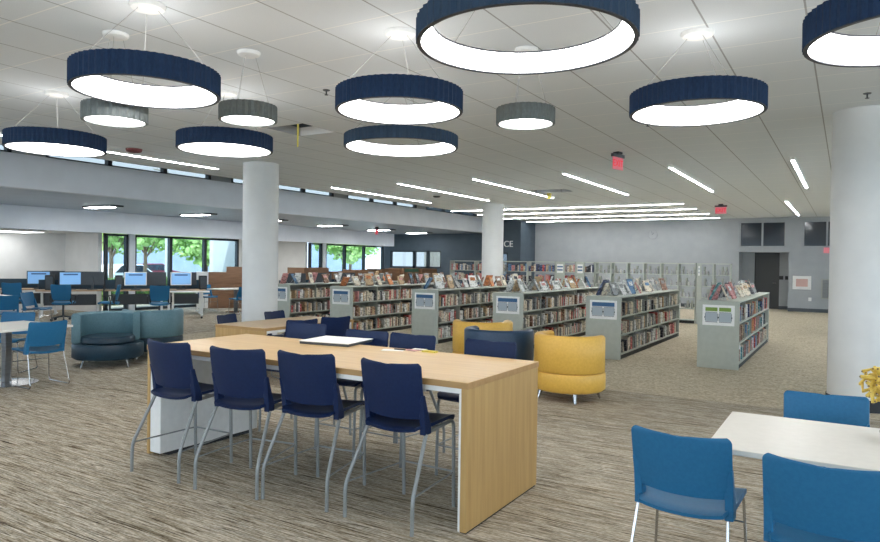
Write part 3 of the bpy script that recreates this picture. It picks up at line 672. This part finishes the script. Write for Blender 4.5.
# ------------------------------------------------------------------ tall shelving before the far wall
def tall(x0, x1, label, posts, books, panel=None, y0=19.85, ends=False, holders=False):
    t = thing('tall_bookcase', label, 'bookcase', ((x0+x1)/2, y0, 0), 0, 'tall grey shelving before the far wall'); hx = (x1-x0)/2
    zs = [.10, .42, .74, 1.06, 1.38]; TZ = 1.70
    m = MB()
    for k in range(posts+1):
        p = -hx+(2*hx)*k/posts; MB().box(max(-hx, p-.02), min(hx, p+.02), 0, .30, 0, TZ).build('upright', 'shelf', t, smooth=0)
    MB().box(-hx, hx, 0, .30, TZ-.03, TZ).build('top', 'shelf', t, smooth=0)
    MB().box(-hx, hx, .02, .28, 0, .075).build('kick_plate', 'kick', t, smooth=0)
    for z in zs: MB().box(-hx, hx, .01, .30, z-.02, z).build('shelf', 'shelf', t, smooth=0)
    if holders:
        for z in zs[1:]:
            m = MB(); q = -hx+.1
            while q < hx-.05:
                m.box(q, q+.006, .03, .2, z, z+rnd.uniform(.09, .15)); q += rnd.uniform(.08, .16)
            m.build('book_support', 'white', t, smooth=0)
            for k in range(posts*2):
                p = -hx+hx*k/posts+.06+rnd.uniform(0, .2); MB().box(p, p+.05, .12, .2, z, z+.22).build('book_bracket', 'shelfdark', t, smooth=0)
    if panel:
        MB().box(-hx, -hx+panel, -.02, -.001, 0, TZ).build('end_panel', 'shelf', t, smooth=0)
        s = MB().box(-hx+.05, -hx+panel-.05, -.03, -.02, 1.35, 1.62).build('range_sign', 'paper', t, smooth=0); MB().box(-hx+.06, -hx+panel-.06, -.033, -.03, 1.52, 1.56).box(-hx+.06, -hx+panel-.06, -.033, -.03, 1.42, 1.46).build('text_panel', 'signblue', s, smooth=0)
    if books:
        rs = random.Random(int(x0*100))
        for z in zs[2:]:
            q = 2*hx/posts
            for k in range(posts): fill(x0+q*k+.04, x0+q*(k+1)-.06, y0+.04, y0+.2, z, rs, ['blue', 'grey', 'cream', 'red', 'navy', 'pink', 'tan', 'black', 'white', 'brown'], 'x')
tall(-11.62, -7.80, 'long tall book-filled shelving on both sides of the second column', 4, True)
tall(-7.78, -7.14, 'short tall shelving with a sign panel right of the book-filled row', 1, True, .30)
tall(-7.12, -6.54, 'short tall shelving with a sign panel beside the empty shelves', 1, True, .27)
tall(-6.52, -3.62, 'long tall shelving standing empty before the grey wall', 6, False, holders=True)
tall(-3.60, -2.72, 'narrow tall shelving left of the door, with slim sign posts', 2, False, .14, holders=True)
fb = None
for k, m in fm.items():
    pass
me_all = MB(); mats = []; idx = []
for k, m in fm.items():
    a = len(me_all.f); me_all.add(m.v, m.f); idx += [len(mats)]*(len(me_all.f)-a); mats.append(M['bk_'+k])
o = me_all.build('shelved_books', mats[0], smooth=0); o.data.materials.clear()
for m in mats: o.data.materials.append(m)
o.data.polygons.foreach_set('material_index', idx)
tag(o, 'rows of small mixed books filling the far shelves and left bookcases', 'books', kind='stuff')

# ------------------------------------------------------------------ long counter-height table
def counter_table():
    t = thing('counter_table', 'long maple counter-height table with a big wooden end panel', 'table', (-3.43, 4.04, 0)); L, W, Hh = 1.515, .54, .914
    MB().box(-L, L, -W, W, Hh-.003, Hh).build('tabletop', 'wood', t, smooth=0); MB().box(-L, L, -W, W, Hh-.04, Hh-.0031).build('edge_band', 'woodedge', t, smooth=0)
    a = MB().box(L-.045, L-.004, -W+.004, W-.004, .012, Hh-.041).build('end_panel', 'woodshade', t, bevel=.002)
    MB().box(L-.06, L-.046, -W+.006, W-.006, .012, Hh-.075).build('panel_lining', 'white', t, smooth=0)
    MB().box(-L+.004, -L+.034, -W+.004, W-.004, .012, Hh-.041).build('end_panel', 'woodshade', t, bevel=.002)
    MB().box(-L+.035, -L+.17, -W+.01, W-.01, .03, Hh-.075).build('pedestal_box', 'white', t, bevel=.006)
    MB().box(-L+.05, -L+.16, -W+.1, W-.1, .0, .03).build('plinth', 'black', t, smooth=0)
    MB().box(L-.05, L-.01, -W+.02, W-.02, 0, .012).build('plinth', 'black', t, smooth=0)
    MB().box(-L+.036, L-.047, -W+.008, W-.008, Hh-.072, Hh-.041).build('apron', 'white', t, smooth=0)
counter_table()
t = thing('display_board', 'large white board on a dark tray lying on the long table', 'board', (-3.80, 4.55, .915), R(8)); MB().box(-.24, .24, -.21, .21, 0, .022).build('tray', 'darkgrey', t, bevel=.003); MB().box(-.245, .245, -.215, .215, .0225, .028).build('sheet', 'paper', t, smooth=0)
for x, y, a, b, rz, m, l, nm in [(-3.12, 4.44, .09, .05, .4, 'paper', 'white slip of paper on the long table, left of the pen', 'paper_slip'), (-3.0, 4.53, .07, .04, -.2, 'bk_pink', 'pinkish card on the long table near the yellow note', 'paper_card'), (-2.98, 4.56+.06, .06, .03, .1, 'paper', 'white card at the far edge of the long table', 'paper_card'), (-2.82, 4.52, .06, .025, .05, 'tape', 'small yellow sticky note pad on the long table', 'note_pad')]:
    o = MB().box(-a, a, -b, b, 0, .012 if nm == 'note_pad' else .002).build(nm, m, loc=(x, y, .9145), smooth=0); o.rotation_euler.z = rz; tag(o, l, 'paper' if nm != 'note_pad' else 'note pad')
o = MB().tube([(-.05, 0, .006), (.05, .01, .006)], .005).build('pen', 'black', loc=(-3.07, 4.46, .917)); tag(o, 'dark pen lying across a white slip on the long table', 'pen')

# ------------------------------------------------------------------ moulded chairs and stools
def shell_seat(mb, w, y0, y1, z, th=.020):
    # pan that rises a little to the front, rolls over at the front edge and dips between the brackets behind
    def fn(u, v):
        t = v; v = .5-.5*math.cos(PI*v)*(1 if True else 0)
        ww = w*(.86+.14*min(1, v/.25)) - (.05*((v-.9)/.1)**2 if v > .9 else 0)
        x = (u-.5)*ww; y = y0+(y1-y0)*v - (.012*(1-(2*u-1)**2) if v < .2 else 0)
        a = abs(u-.5)*2
        return (x, y, z-.012+.030*v+.020*a**2.5*(1-v*.7)-.010*(1-a*a)*math.sin(PI*v)-(.030*((v-.86)/.14)**2 if v > .86 else 0)-(.010*((.12-v)/.12)**2 if v < .12 else 0))
    mb.sheet(fn, 18, 18, th)
def back_y(s, v, yb, lean): return yb-lean*v**1.15+.040*abs(s)**2.4-.010*math.sin(PI*v)
def shell_back(mb, w, yb, z0, z1, lean, th=.012):
    H_ = z1-z0; rc = .022
    def fn(u, v):
        v = 1-(1-v)**2.2
        s = (u-.5)*2; dz = (1-v)*H_; hw = w/2*(1+.012*v)
        if dz < rc: hw -= rc-math.sqrt(max(0, rc*rc-(rc-dz)**2))
        return (s*hw, back_y(s, v, yb, lean), z0+H_*v-.010*(1-s*s)*v-.016*(1-s*s)*(1-v))
    mb.sheet(fn, 20, 20, th)
def ears(parent, m_, w, yb, z0, z1, lean, sz):
    for sgn in (-1, 1):
        v_ = []; f = []; rows = [(sz-.028, .0), (sz+.02, .0), (z0+.06, .0), (z0+.10, .010), (z0+.145, .030)]
        for z, cut in rows:
            v = max(0, min(1, (z-z0)/(z1-z0))); y = back_y(.95, v, yb, lean)
            xi, xo = w*.5-.036+cut, w*.5+.004
            fwd = .060 if z < z0 else .030*(1-v)+.004
            v_ += [(sgn*xi, y-.012, z), (sgn*xo, y-.010, z), (sgn*xo, y+fwd, z), (sgn*xi, y+fwd, z)]
        n = len(rows)
        for i in range(n-1):
            for q in range(4): f.append((i*4+q, i*4+(q+1) % 4, i*4+4+(q+1) % 4, i*4+4+q))
        f += [(3, 2, 1, 0), tuple((n-1)*4+q for q in range(4))]
        if sgn < 0: f = [tuple(reversed(q)) for q in f]
        mb = MB(); mb.add(v_, f); mb.build('bracket', m_, parent, smooth=50, bevel=.004)
def bend(p, q, r_, k=5):
    # small rounded corner at q between p and r_
    p, q, r_ = Vector(p), Vector(q), Vector(r_); d = .05; a = q+(p-q).normalized()*min(d, (p-q).length*.4); b = q+(r_-q).normalized()*min(d, (r_-q).length*.4)
    return [a*(1-t)**2+q*2*t*(1-t)+b*t*t for t in [i/k for i in range(k+1)]]
def make_stool():
    t = thing('counter_stool', '', 'stool'); SZ = .60
    m = MB(); shell_seat(m, .455, -.195, .245, SZ); m.build('seat', 'navy', t, smooth=60)
    m = MB(); shell_back(m, .465, -.170, .665, 1.005, .065); bk = m.build('backrest', 'navy', t, smooth=60)
    ears(bk, 'navy', .465, -.170, .665, 1.005, .065, SZ-.012)
    for s in (-1, 1):
        x = s*.262
        top = (s*.230, -.125, SZ-.036); B = (x, -.305, .215); xf = s*.205
        MB().tube([top]+bend(top, B, (x, -.308, 0))+[(x, -.308, .002)], .0125, 10).build('leg', 'greytube', t)
        a = (s*.218, -.10, SZ-.032); k_ = (xf, .235, SZ-.012); e = (xf, .25, .002)
        MB().tube([a]+bend(a, k_, e)+[e], .0125, 10).build('leg', 'greytube', t)
        MB().tube([(x, -.305, .225), (xf, .248, .235)], .006, 8).build('side_rail', 'greytube', t)
    MB().tube([(-.205, .25, .235), (.205, .25, .235)], .007, 8).build('footrest', 'greytube', t)
    MB().tube([(-.215, .05, SZ-.026), (.215, .05, SZ-.026)], .010, 8).build('seat_support', 'greytube', t)
    return t
st = make_stool()
ST = [(-4.39, 3.48, 2, 'leftmost navy stool on the near side of the long table'), (-3.71, 3.51, 10, 'second navy stool from the left on the near side of the long table'), (-3.15, 3.62, 6, 'third navy stool from the left on the near side of the long table'), (-2.43, 3.635, -2, 'navy stool on the near side of the long table, closest to its end panel'),
      (-4.56, 4.83, 186, 'navy stool across the long table, behind the white board'), (-3.68, 4.635, 181, 'navy stool across the long table, between the white board and papers'), (-3.19, 4.63, 179, 'navy stool across the long table, right behind the yellow note pad'), (-2.44, 4.615, 177, 'navy stool across the long table, in front of the dark navy tub chair')]
for i, (x, y, a, l) in enumerate(ST): place(st, i, (x, y, 0), R(a), l, 'navy counter stools at the long table')

def make_chair(shellm, frame, nm='side_chair'):
    t = thing(nm, '', 'chair'); SZ = .45
    m = MB(); shell_seat(m, .465, -.198, .26, SZ); m.build('seat', shellm, t, smooth=60)
    m = MB(); shell_back(m, .465, -.172, .525, .822, .080); bk = m.build('backrest', shellm, t, smooth=60)
    ears(bk, shellm, .465, -.172, .525, .822, .080, SZ-.005)
    for s in (-1, 1):
        x = s*.238; r = .0075
        top = (s*.215, -.155, SZ-.030); A = (x, -.275, .010); Bq = (x, .24, .010); C_ = (s*.217, .215, SZ-.004); D_ = (s*.213, -.08, SZ-.024)
        MB().tube([top]+bend(top, A, Bq)+bend(A, Bq, C_)+bend(Bq, C_, D_)+[D_], r, 8).build('sled_leg', frame, t)
    MB().tube([(-.215, -.12, SZ-.028), (.215, -.12, SZ-.028)], .009, 8).build('seat_support', frame, t); MB().tube([(-.217, .19, SZ-.016), (.217, .19, SZ-.016)], .009, 8).build('seat_support', frame, t)
    MB().tube([(-.222, .222, .30), (.222, .222, .30)], .006, 8).build('cross_bar', frame, t)
    return t
bc = make_chair('blue', 'chrome')
CH_ = [(-.665, 3.59, -3, 'blue chair at the white table, its back to the viewer, seen whole at lower right'), (-.05, 3.41, -3, 'blue chair at the white table cut by the bottom right corner'), (-.085, 4.71, 184, 'blue chair across the white table, before the right column'),
       (-8.78, 4.68, 88, 'blue chair at the white pedestal table, turned sideways, left of the stools'), (-10.15, 5.0, 215, 'blue chair across the white pedestal table at the left edge'), (-9.55, 3.95, 20, 'blue chair low at the left edge before the white pedestal table'),
       (-15.1, 7.35, 62, 'dark blue chair at left beyond the pedestal table, its back square on'), (-15.75, 8.3, -60, 'light blue chair at left seen from the side beside the dark blue one'),
       (-17.15, 14.25, 260, 'blue chair by the hedge window at the far white table'), (-15.5, 14.1, 88, 'blue chair in front of the brown drawer cabinet'), (-15.95, 15.75, 172, 'blue chair right of the brown drawer cabinet, beside the white column')]
for i, (x, y, a, l) in enumerate(CH_): place(bc, i, (x, y, 0), R(a), l, 'blue moulded chairs')
nc = make_chair('navy', 'greytube')
for i, (x, y, a, l) in enumerate([(-7.55, 6.85, -75, 'navy chair left of the smaller wooden table, in front of the white column'), (-7.52, 7.75, -85, 'navy chair left of the smaller wooden table, farther along beyond the column'), (-6.55, 6.95, 70, 'navy chair right of the smaller wooden table, behind the far stool backs'), (-6.51, 7.62, 68, 'navy chair right of the smaller wooden table, close to its far end')]):
    place(nc, i, (x, y, 0), R(a), l, 'navy chairs at the smaller wooden table')

# smaller wooden table behind
t = thing('wooden_table', 'smaller maple table with panel ends beside the white column', 'table', (-6.92, 7.2, 0)); L, W, Hh = .92, .47, .74
MB().box(-W, W, -L, L, Hh-.003, Hh).build('tabletop', 'wood', t, smooth=0); MB().box(-W, W, -L, L, Hh-.04, Hh-.0031).build('edge_band', 'woodedge', t, smooth=0); MB().box(-W+.003, W-.003, -L+.003, -L+.04, 0.003, Hh-.041).build('end_panel', 'woodshade', t, smooth=0); MB().box(-W+.003, W-.003, L-.04, L-.003, .003, Hh-.041).build('end_panel', 'woodshade', t, smooth=0)
MB().box(-W+.01, W-.01, L-.055, L-.041, .003, Hh-.041).build('panel_lining', 'white', t, smooth=0); MB().box(-W+.01, W-.01, -L+.041, L-.056, Hh-.075, Hh-.041).build('apron', 'white', t, smooth=0)

# white tables
def ped_table(loc, lx, ly, label, r=.30, rz=0):
    t = thing('pedestal_table', label, 'table', loc, rz, 'white pedestal tables')
    MB().box(-lx, lx, -ly, ly, .712, .74).build('tabletop', 'whitelam', t, bevel=.004)
    MB().box(-.045, .045, -.045, .045, .018, .711).build('post', 'tablestone', t, bevel=.008); MB().lathe([(0, 0), (r, 0), (r, .008), (.09, .017), (0, .017)], 40).build('foot_disc', 'chrome', t); MB().box(-.2, .2, -.2, .2, .700, .7115).build('mounting_plate', 'darkgrey', t, smooth=0); return t
ped_table((.305, 3.99, 0), .89, .465, 'white table at lower right with three blue chairs', .3)
ped_table((-9.22, 4.50, 0), .54, .54, 'white square pedestal table at the left edge', .36, R(4))
ped_table((-16.2, 14.55, 0), .38, .80, 'far white table before the wide window and brown drawers', .3)
t = thing('side_table_surface', 'white table end at the far left edge behind the blue chairs', 'table', (-16.6, 7.5, 0)); MB().box(-.5, .5, -.6, .6, .71, .74).build('tabletop', 'whitelam', t, bevel=.004); MB().box(-.05, .05, -.05, .05, .02, .71).build('post', 'tablestone', t, smooth=0); MB().lathe([(0, 0), (.3, 0), (.3, .01), (0, .02)], 32).build('foot_disc', 'chrome', t)

# vase of yellow flowers on the white table, mostly beyond the right edge
t = thing('flower_vase', 'vase of looping yellow dried flowers on the white table at right', 'flowers', (.205, 4.13, .7405))
MB().lathe([(0, 0), (.035, 0), (.045, .05), (.03, .11), (.022, .14), (.026, .15), (.020, .145), (.02, .1), (0, .02)], 24).build('vase', 'tealdark', t)
MB().tube([(0, 0, .1), (-.02, 0, .2), (-.03, 0, .26)], .006).build('flower_stem', 'stem', t); MB().tube([(0, 0, .1), (.03, .01, .26)], .006).build('flower_stem', 'stem', t)
rs = random.Random(3); m = MB(); tips = MB()
for k in range(80):
    a = rs.uniform(0, 2*PI); e = rs.uniform(-.9, 1.1); c = Vector((-.02, 0, .285)); d = Vector((math.cos(a)*math.cos(e), math.sin(a)*math.cos(e), math.sin(e))); ln = rs.uniform(.06, .135)
    q = Vector((rs.uniform(-1, 1), rs.uniform(-1, 1), rs.uniform(-1, 1)))*.05
    p = [c+d*.015, c+d*ln*.5+q, c+d*ln]; m.tube(p, [.006, .010, .009], 6); tips.tube([p[2]-d*.002, p[2]+d*.004], .0045, 6)
m.build('blossom', 'petal', t); tips.build('blossom_tip', 'bark', t)

# ------------------------------------------------------------------ tub chairs
def tub(label, loc, face, top, low, seatm, r=.46, span=215, zt=.79, trim=0):
    # sitter looks along +Y before rotation
    t = thing('tub_chair', label, 'lounge chair', loc, face)
    a0, a1 = R(-90-span/2+trim), R(-90+span/2); th = .12
    def prof(z0, z1): return [(r, z0+.02), (r, z1-.03), (r-.02, z1-.006), (r-.05, z1), (r-th+.03, z1-.006), (r-th, z1-.03), (r-th, z0+.02), (r-th+.02, z0), (r-.02, z0)]
    MB().lathe(prof(.345, zt), 40, closed=True, a0=a0, a1=a1).build('backrest', top, t, smooth=50)
    MB().lathe([(0, .12), (r-.03, .12), (r-.002, .145), (r-.002, .32), (r-.012, .342), (0, .342)], 48).build('base', low, t, smooth=50)
    MB().lathe([(0, .343), (r-th-.03, .343), (r-th-.006, .36), (r-th-.006, .42), (r-th-.03, .45), (0, .455)], 40).build('seat_cushion', seatm, t, smooth=50)
    for k in range(4):
        a = PI/4+k*PI/2; c, s = math.cos(a)*(r-.1), math.sin(a)*(r-.1)
        MB().tube([(c, s, .13), (c*1.13, s*1.13, .001)], [.022, .012], 10).build('leg', 'chrome', t)
    return t
def yaw_to(dx, dy): return math.atan2(dy, dx)-PI/2
tub('mustard yellow tub chair, its rounded back to the viewer, beside the long table end', (-2.86, 7.80, 0), yaw_to(.25, 1), 'yellow', 'yellow', 'yellow', .43)
tub('dark navy tub chair between the two mustard ones, its back to the stools', (-3.85, 7.86, 0), yaw_to(-.1, 1), 'navyvinyl', 'navyvinyl', 'navyvinyl', .45)
tub('mustard yellow tub chair, only its edge showing left of the navy one', (-4.55, 8.75, 0), yaw_to(-.6, 1), 'yellow', 'yellow', 'yellow', .44)
tub('grey teal tub chair at left, open towards the stools', (-9.62, 6.15, 0), yaw_to(.75, -.65), 'teal', 'tealdark', 'tealdark', .50, trim=52)
tub('grey teal tub chair at left, its back turned, right of the open one', (-9.92, 7.13, 0), yaw_to(-.9, .4), 'teal', 'tealdark', 'tealdark', .48)

# ------------------------------------------------------------------ computer area
def desk(loc, rz, label, lx=.75):
    t = thing('computer_desk', label, 'desk', loc, rz, 'computer desks')
    MB().prism([(-lx, -.38), (-lx*.4, -.45), (lx*.4, -.45), (lx, -.38), (lx, .38), (-lx, .38)], .705, .735).build('desktop', 'desktop', t, smooth=0)
    MB().box(-lx, lx, .36, .38, .735, 1.0).build('privacy_panel', 'tealdark', t, smooth=0)
    for s in (-1, 1):
        MB().box(s*(lx-.12)-.03, s*(lx-.12)+.03, -.03, .03, .02, .704).build('leg', 'white', t, smooth=0); MB().box(s*(lx-.12)-.03, s*(lx-.12)+.03, -.33, .33, 0, .03).build('foot_bar', 'white', t, smooth=0)
    MB().box(-lx+.16, lx-.16, .02, .05, .3, .6).build('modesty_panel', 'darkgrey', t, smooth=0)
D0 = R(50)
DK = [(-19.76, 10.20, 'computer desk at the far left, before the white wall'), (-18.35, 10.6, 'computer desk with two lit screens, left of the narrow window'), (-17.42, 11.97, 'computer desk below the narrow window'), (-16.66, 13.1, 'computer desk nearest the wide window')]
for i, (x, y, l) in enumerate(DK): desk((x, y, 0), R(56), l, .5 if i == 3 else .80)
def monitor(loc, rz, label, lit):
    t = thing('computer_monitor', label, 'monitor', loc, rz, 'computer monitors on the desks')
    MB().box(-.29, .29, -.02, .02, .12, .50).build('screen_case', 'white' if lit == 2 else 'darkgrey', t, bevel=.008)
    if lit:
        s = MB().box(-.265, .265, -.023, -.021, .145, .475).build('screen', 'screen', t, smooth=0); MB().box(-.18, .18, -.025, -.0235, .40, .44).build('screen_banner', 'screenbar', s, smooth=0)
    MB().box(-.03, .03, .02, .05, .02, .30).build('stand', 'darkgrey', t, smooth=0); MB().box(-.12, .12, -.08, .10, 0, .02).build('base', 'darkgrey', t, bevel=.006); return t
MO = [(-19.35, 10.28, 58, 'leftmost lit computer screen, blue, before the white wall', 1), (-18.35, 10.6, 72, 'second lit computer screen from the left, tilted beside a black tower', 1), (-17.2, 11.8, 60, 'lit computer screen just below the narrow window', 2), (-16.6, 12.85, 62, 'lit computer screen nearest the wide window', 2),
      (-18.05, 11.05, 230, 'grey monitor seen from behind between the lit screens', 0), (-19.42, 10.72, 240, 'dark monitor peeking out behind the two leftmost lit screens', 0), (-17.1, 12.36, 236, 'dark monitor back right of the screen under the narrow window', 0), (-16.83, 13.21, 236, 'dark monitor back below the wide window', 0)]
for x, y, a, l, lit in MO: monitor((x, y, .736), R(a), l, lit)
def tower(loc, rz, label):
    t = thing('computer_tower', label, 'computer', loc, rz, 'computer towers on the desks'); MB().box(-.10, .10, -.2, .2, 0, .40).build('case', 'black', t, bevel=.006); MB().box(-.085, .085, -.205, -.2, .03, .37).build('front_cover', 'darkgrey', t, smooth=0)
for x, y, l in [(-18.63, 10.19, 'black computer tower between the two blue screens'), (-17.67, 11.6, 'black computer tower left of the screen under the narrow window'), (-16.41, 13.47, 'black computer tower right of the screen nearest the wide window')]: tower((x, y, .736), R(56), l)
def task(shellm):
    t = thing('task_chair', '', 'chair'); SZ = .46
    m = MB(); shell_seat(m, .48, -.20, .25, SZ, .045); m.build('seat', shellm, t, smooth=60)
    m = MB(); shell_back(m, .46, -.17, .55, .93, .08, .02); bk = m.build('backrest', shellm, t, smooth=60)
    ears(bk, 'black', .46, -.17, .55, .93, .08, SZ)
    MB().tube([(0, 0, .10), (0, 0, .44)], .025, 10).build('gas_lift', 'darkgrey', t)
    for k in range(5):
        a = k*2*PI/5; c, s = math.cos(a), math.sin(a)
        b = MB().tube([(0, 0, .12), (c*.28, s*.28, .075)], [.022, .014], 8).build('base_arm', 'darkgrey', t)
        MB().tube([(c*.28-.02*s, s*.28+.02*c, .032), (c*.28+.02*s, s*.28-.02*c, .032)], .03, 12).build('caster', 'black', b)
    for s in (-1, 1): MB().tube([(s*.24, -.05, .45), (s*.29, -.05, .5), (s*.29, -.02, .64), (s*.29, .14, .65)], .014, 8).build('armrest', 'black', t)
    return t
tn = task('blue')
for i, (x, y, a, l) in enumerate([(-19.1, 9.5, 48, 'blue task chair in front of the leftmost lit screen'), (-17.2, 9.75, 45, 'blue task chair in front of the second lit screen'), (-16.3, 10.45, 140, 'blue task chair turned sideways before the grey monitor back'), (-15.25, 11.15, 55, 'dark blue task chair by the mobile table, nearest of the computer chairs')]):
    place(tn, i, (x, y, 0), R(a), l, 'task chairs at the computer desks')
t2 = task('darkgrey'); place(t2, 0, (-20.35, 9.15, 0), R(60), 'dark task chair at the far left desk before the white wall')
t = thing('mobile_table', 'narrow white table on black casters right of the dark blue task chair', 'table', (-15.75, 12.0, 0), R(50)); MB().box(-.25, .9, -.3, .3, .71, .74).build('tabletop', 'whitelam', t, bevel=.004)
for x in (.7,):
    MB().box(x-.03, x+.03, -.03, .03, .09, .71).build('post', 'white', t, smooth=0); MB().box(x-.03, x+.03, -.28, .28, .06, .1).build('foot_bar', 'white', t, smooth=0)
    for s in (-1, 1): MB().tube([(x-.02, s*.26, .032), (x+.02, s*.26, .032)], .031, 12).build('caster', 'black', t)
MB().box(-.18, -.12, -.03, .03, .09, .71).build('post', 'white', t, smooth=0); MB().box(-.18, -.12, -.28, .28, .0, .1).build('foot_bar', 'white', t, smooth=0)
# brown drawer cabinet by the window
t = thing('drawer_cabinet', 'stepped brown drawer cabinet with a white side before the wide window', 'cabinet', (-18.0, 15.75, 0), R(50))
MB().box(-.95, -.58, -.3, .3, 0, 1.20).build('side_cabinet', 'white', t, smooth=0)
b_ = MB().box(-.575, .0, -.32, .3, 0.0, 1.20).box(0, .55, -.32, .3, 0, 1.38).build('body', 'walnut', t, smooth=0)
for z0, z1 in ((.05, .42), (.45, .8), (.83, 1.17)): MB().box(-.56, .54, -.335, -.321, z0, z1).build('drawer', 'walnut', t, bevel=.004)
# wooden study carrels along the far windows
CR = [(17.9, 1.38, 'brown study carrel below the far narrow window'), (19.4, 1.24, 'brown study carrel under the far window, second from the left'), (20.9, 1.30, 'brown study carrel under the far window, third from the left'), (22.4, 1.33, 'brown study carrel under the far window, fourth from the left'), (23.9, 1.36, 'brown study carrel under the interior windows with a green top strip'), (25.35, 1.34, 'brown study carrel farthest along, beside the tall shelves')]
for i, (y, z, l) in enumerate(CR):
    t = thing('study_carrel', l, 'carrel', (-15.9, y, 0), R(4), 'study carrels by the far windows')
    MB().box(-.02, .02, -.70, .70, 0, z).build('front_screen', 'walnut', t, smooth=0); MB().box(-.7, -.021, -.70, -.66, 0, z).build('side_screen', 'walnut', t, smooth=0); MB().box(-.7, -.021, .66, .70, 0, z).build('side_screen', 'walnut', t, smooth=0); MB().box(-.65, -.021, -.659, .659, .71, .74).build('work_surface', 'desktop', t, smooth=0)
    if i in (4,): MB().box(.021, .03, -.6, .6, z-.16, z-.02).build('top_strip', mat('green_strip', (70, 110, 88), .5), t, smooth=0)
for i, (y, l) in enumerate([(15.3, 'dark computer monitor beyond the leftmost bookcase, beside the white column'), (16.5, 'computer monitor beyond the leftmost bookcase, second right of the white column'), (17.7, 'computer monitor below the far narrow window')]):
    t = desk((-14.45, y, 0), R(40), 'computer desk beyond the leftmost bookcase, %s' % ['nearest the white column', 'in the middle', 'farthest from the column'][i], .5)
    monitor((-14.3, y-.1, .736), R(55), l, 0)
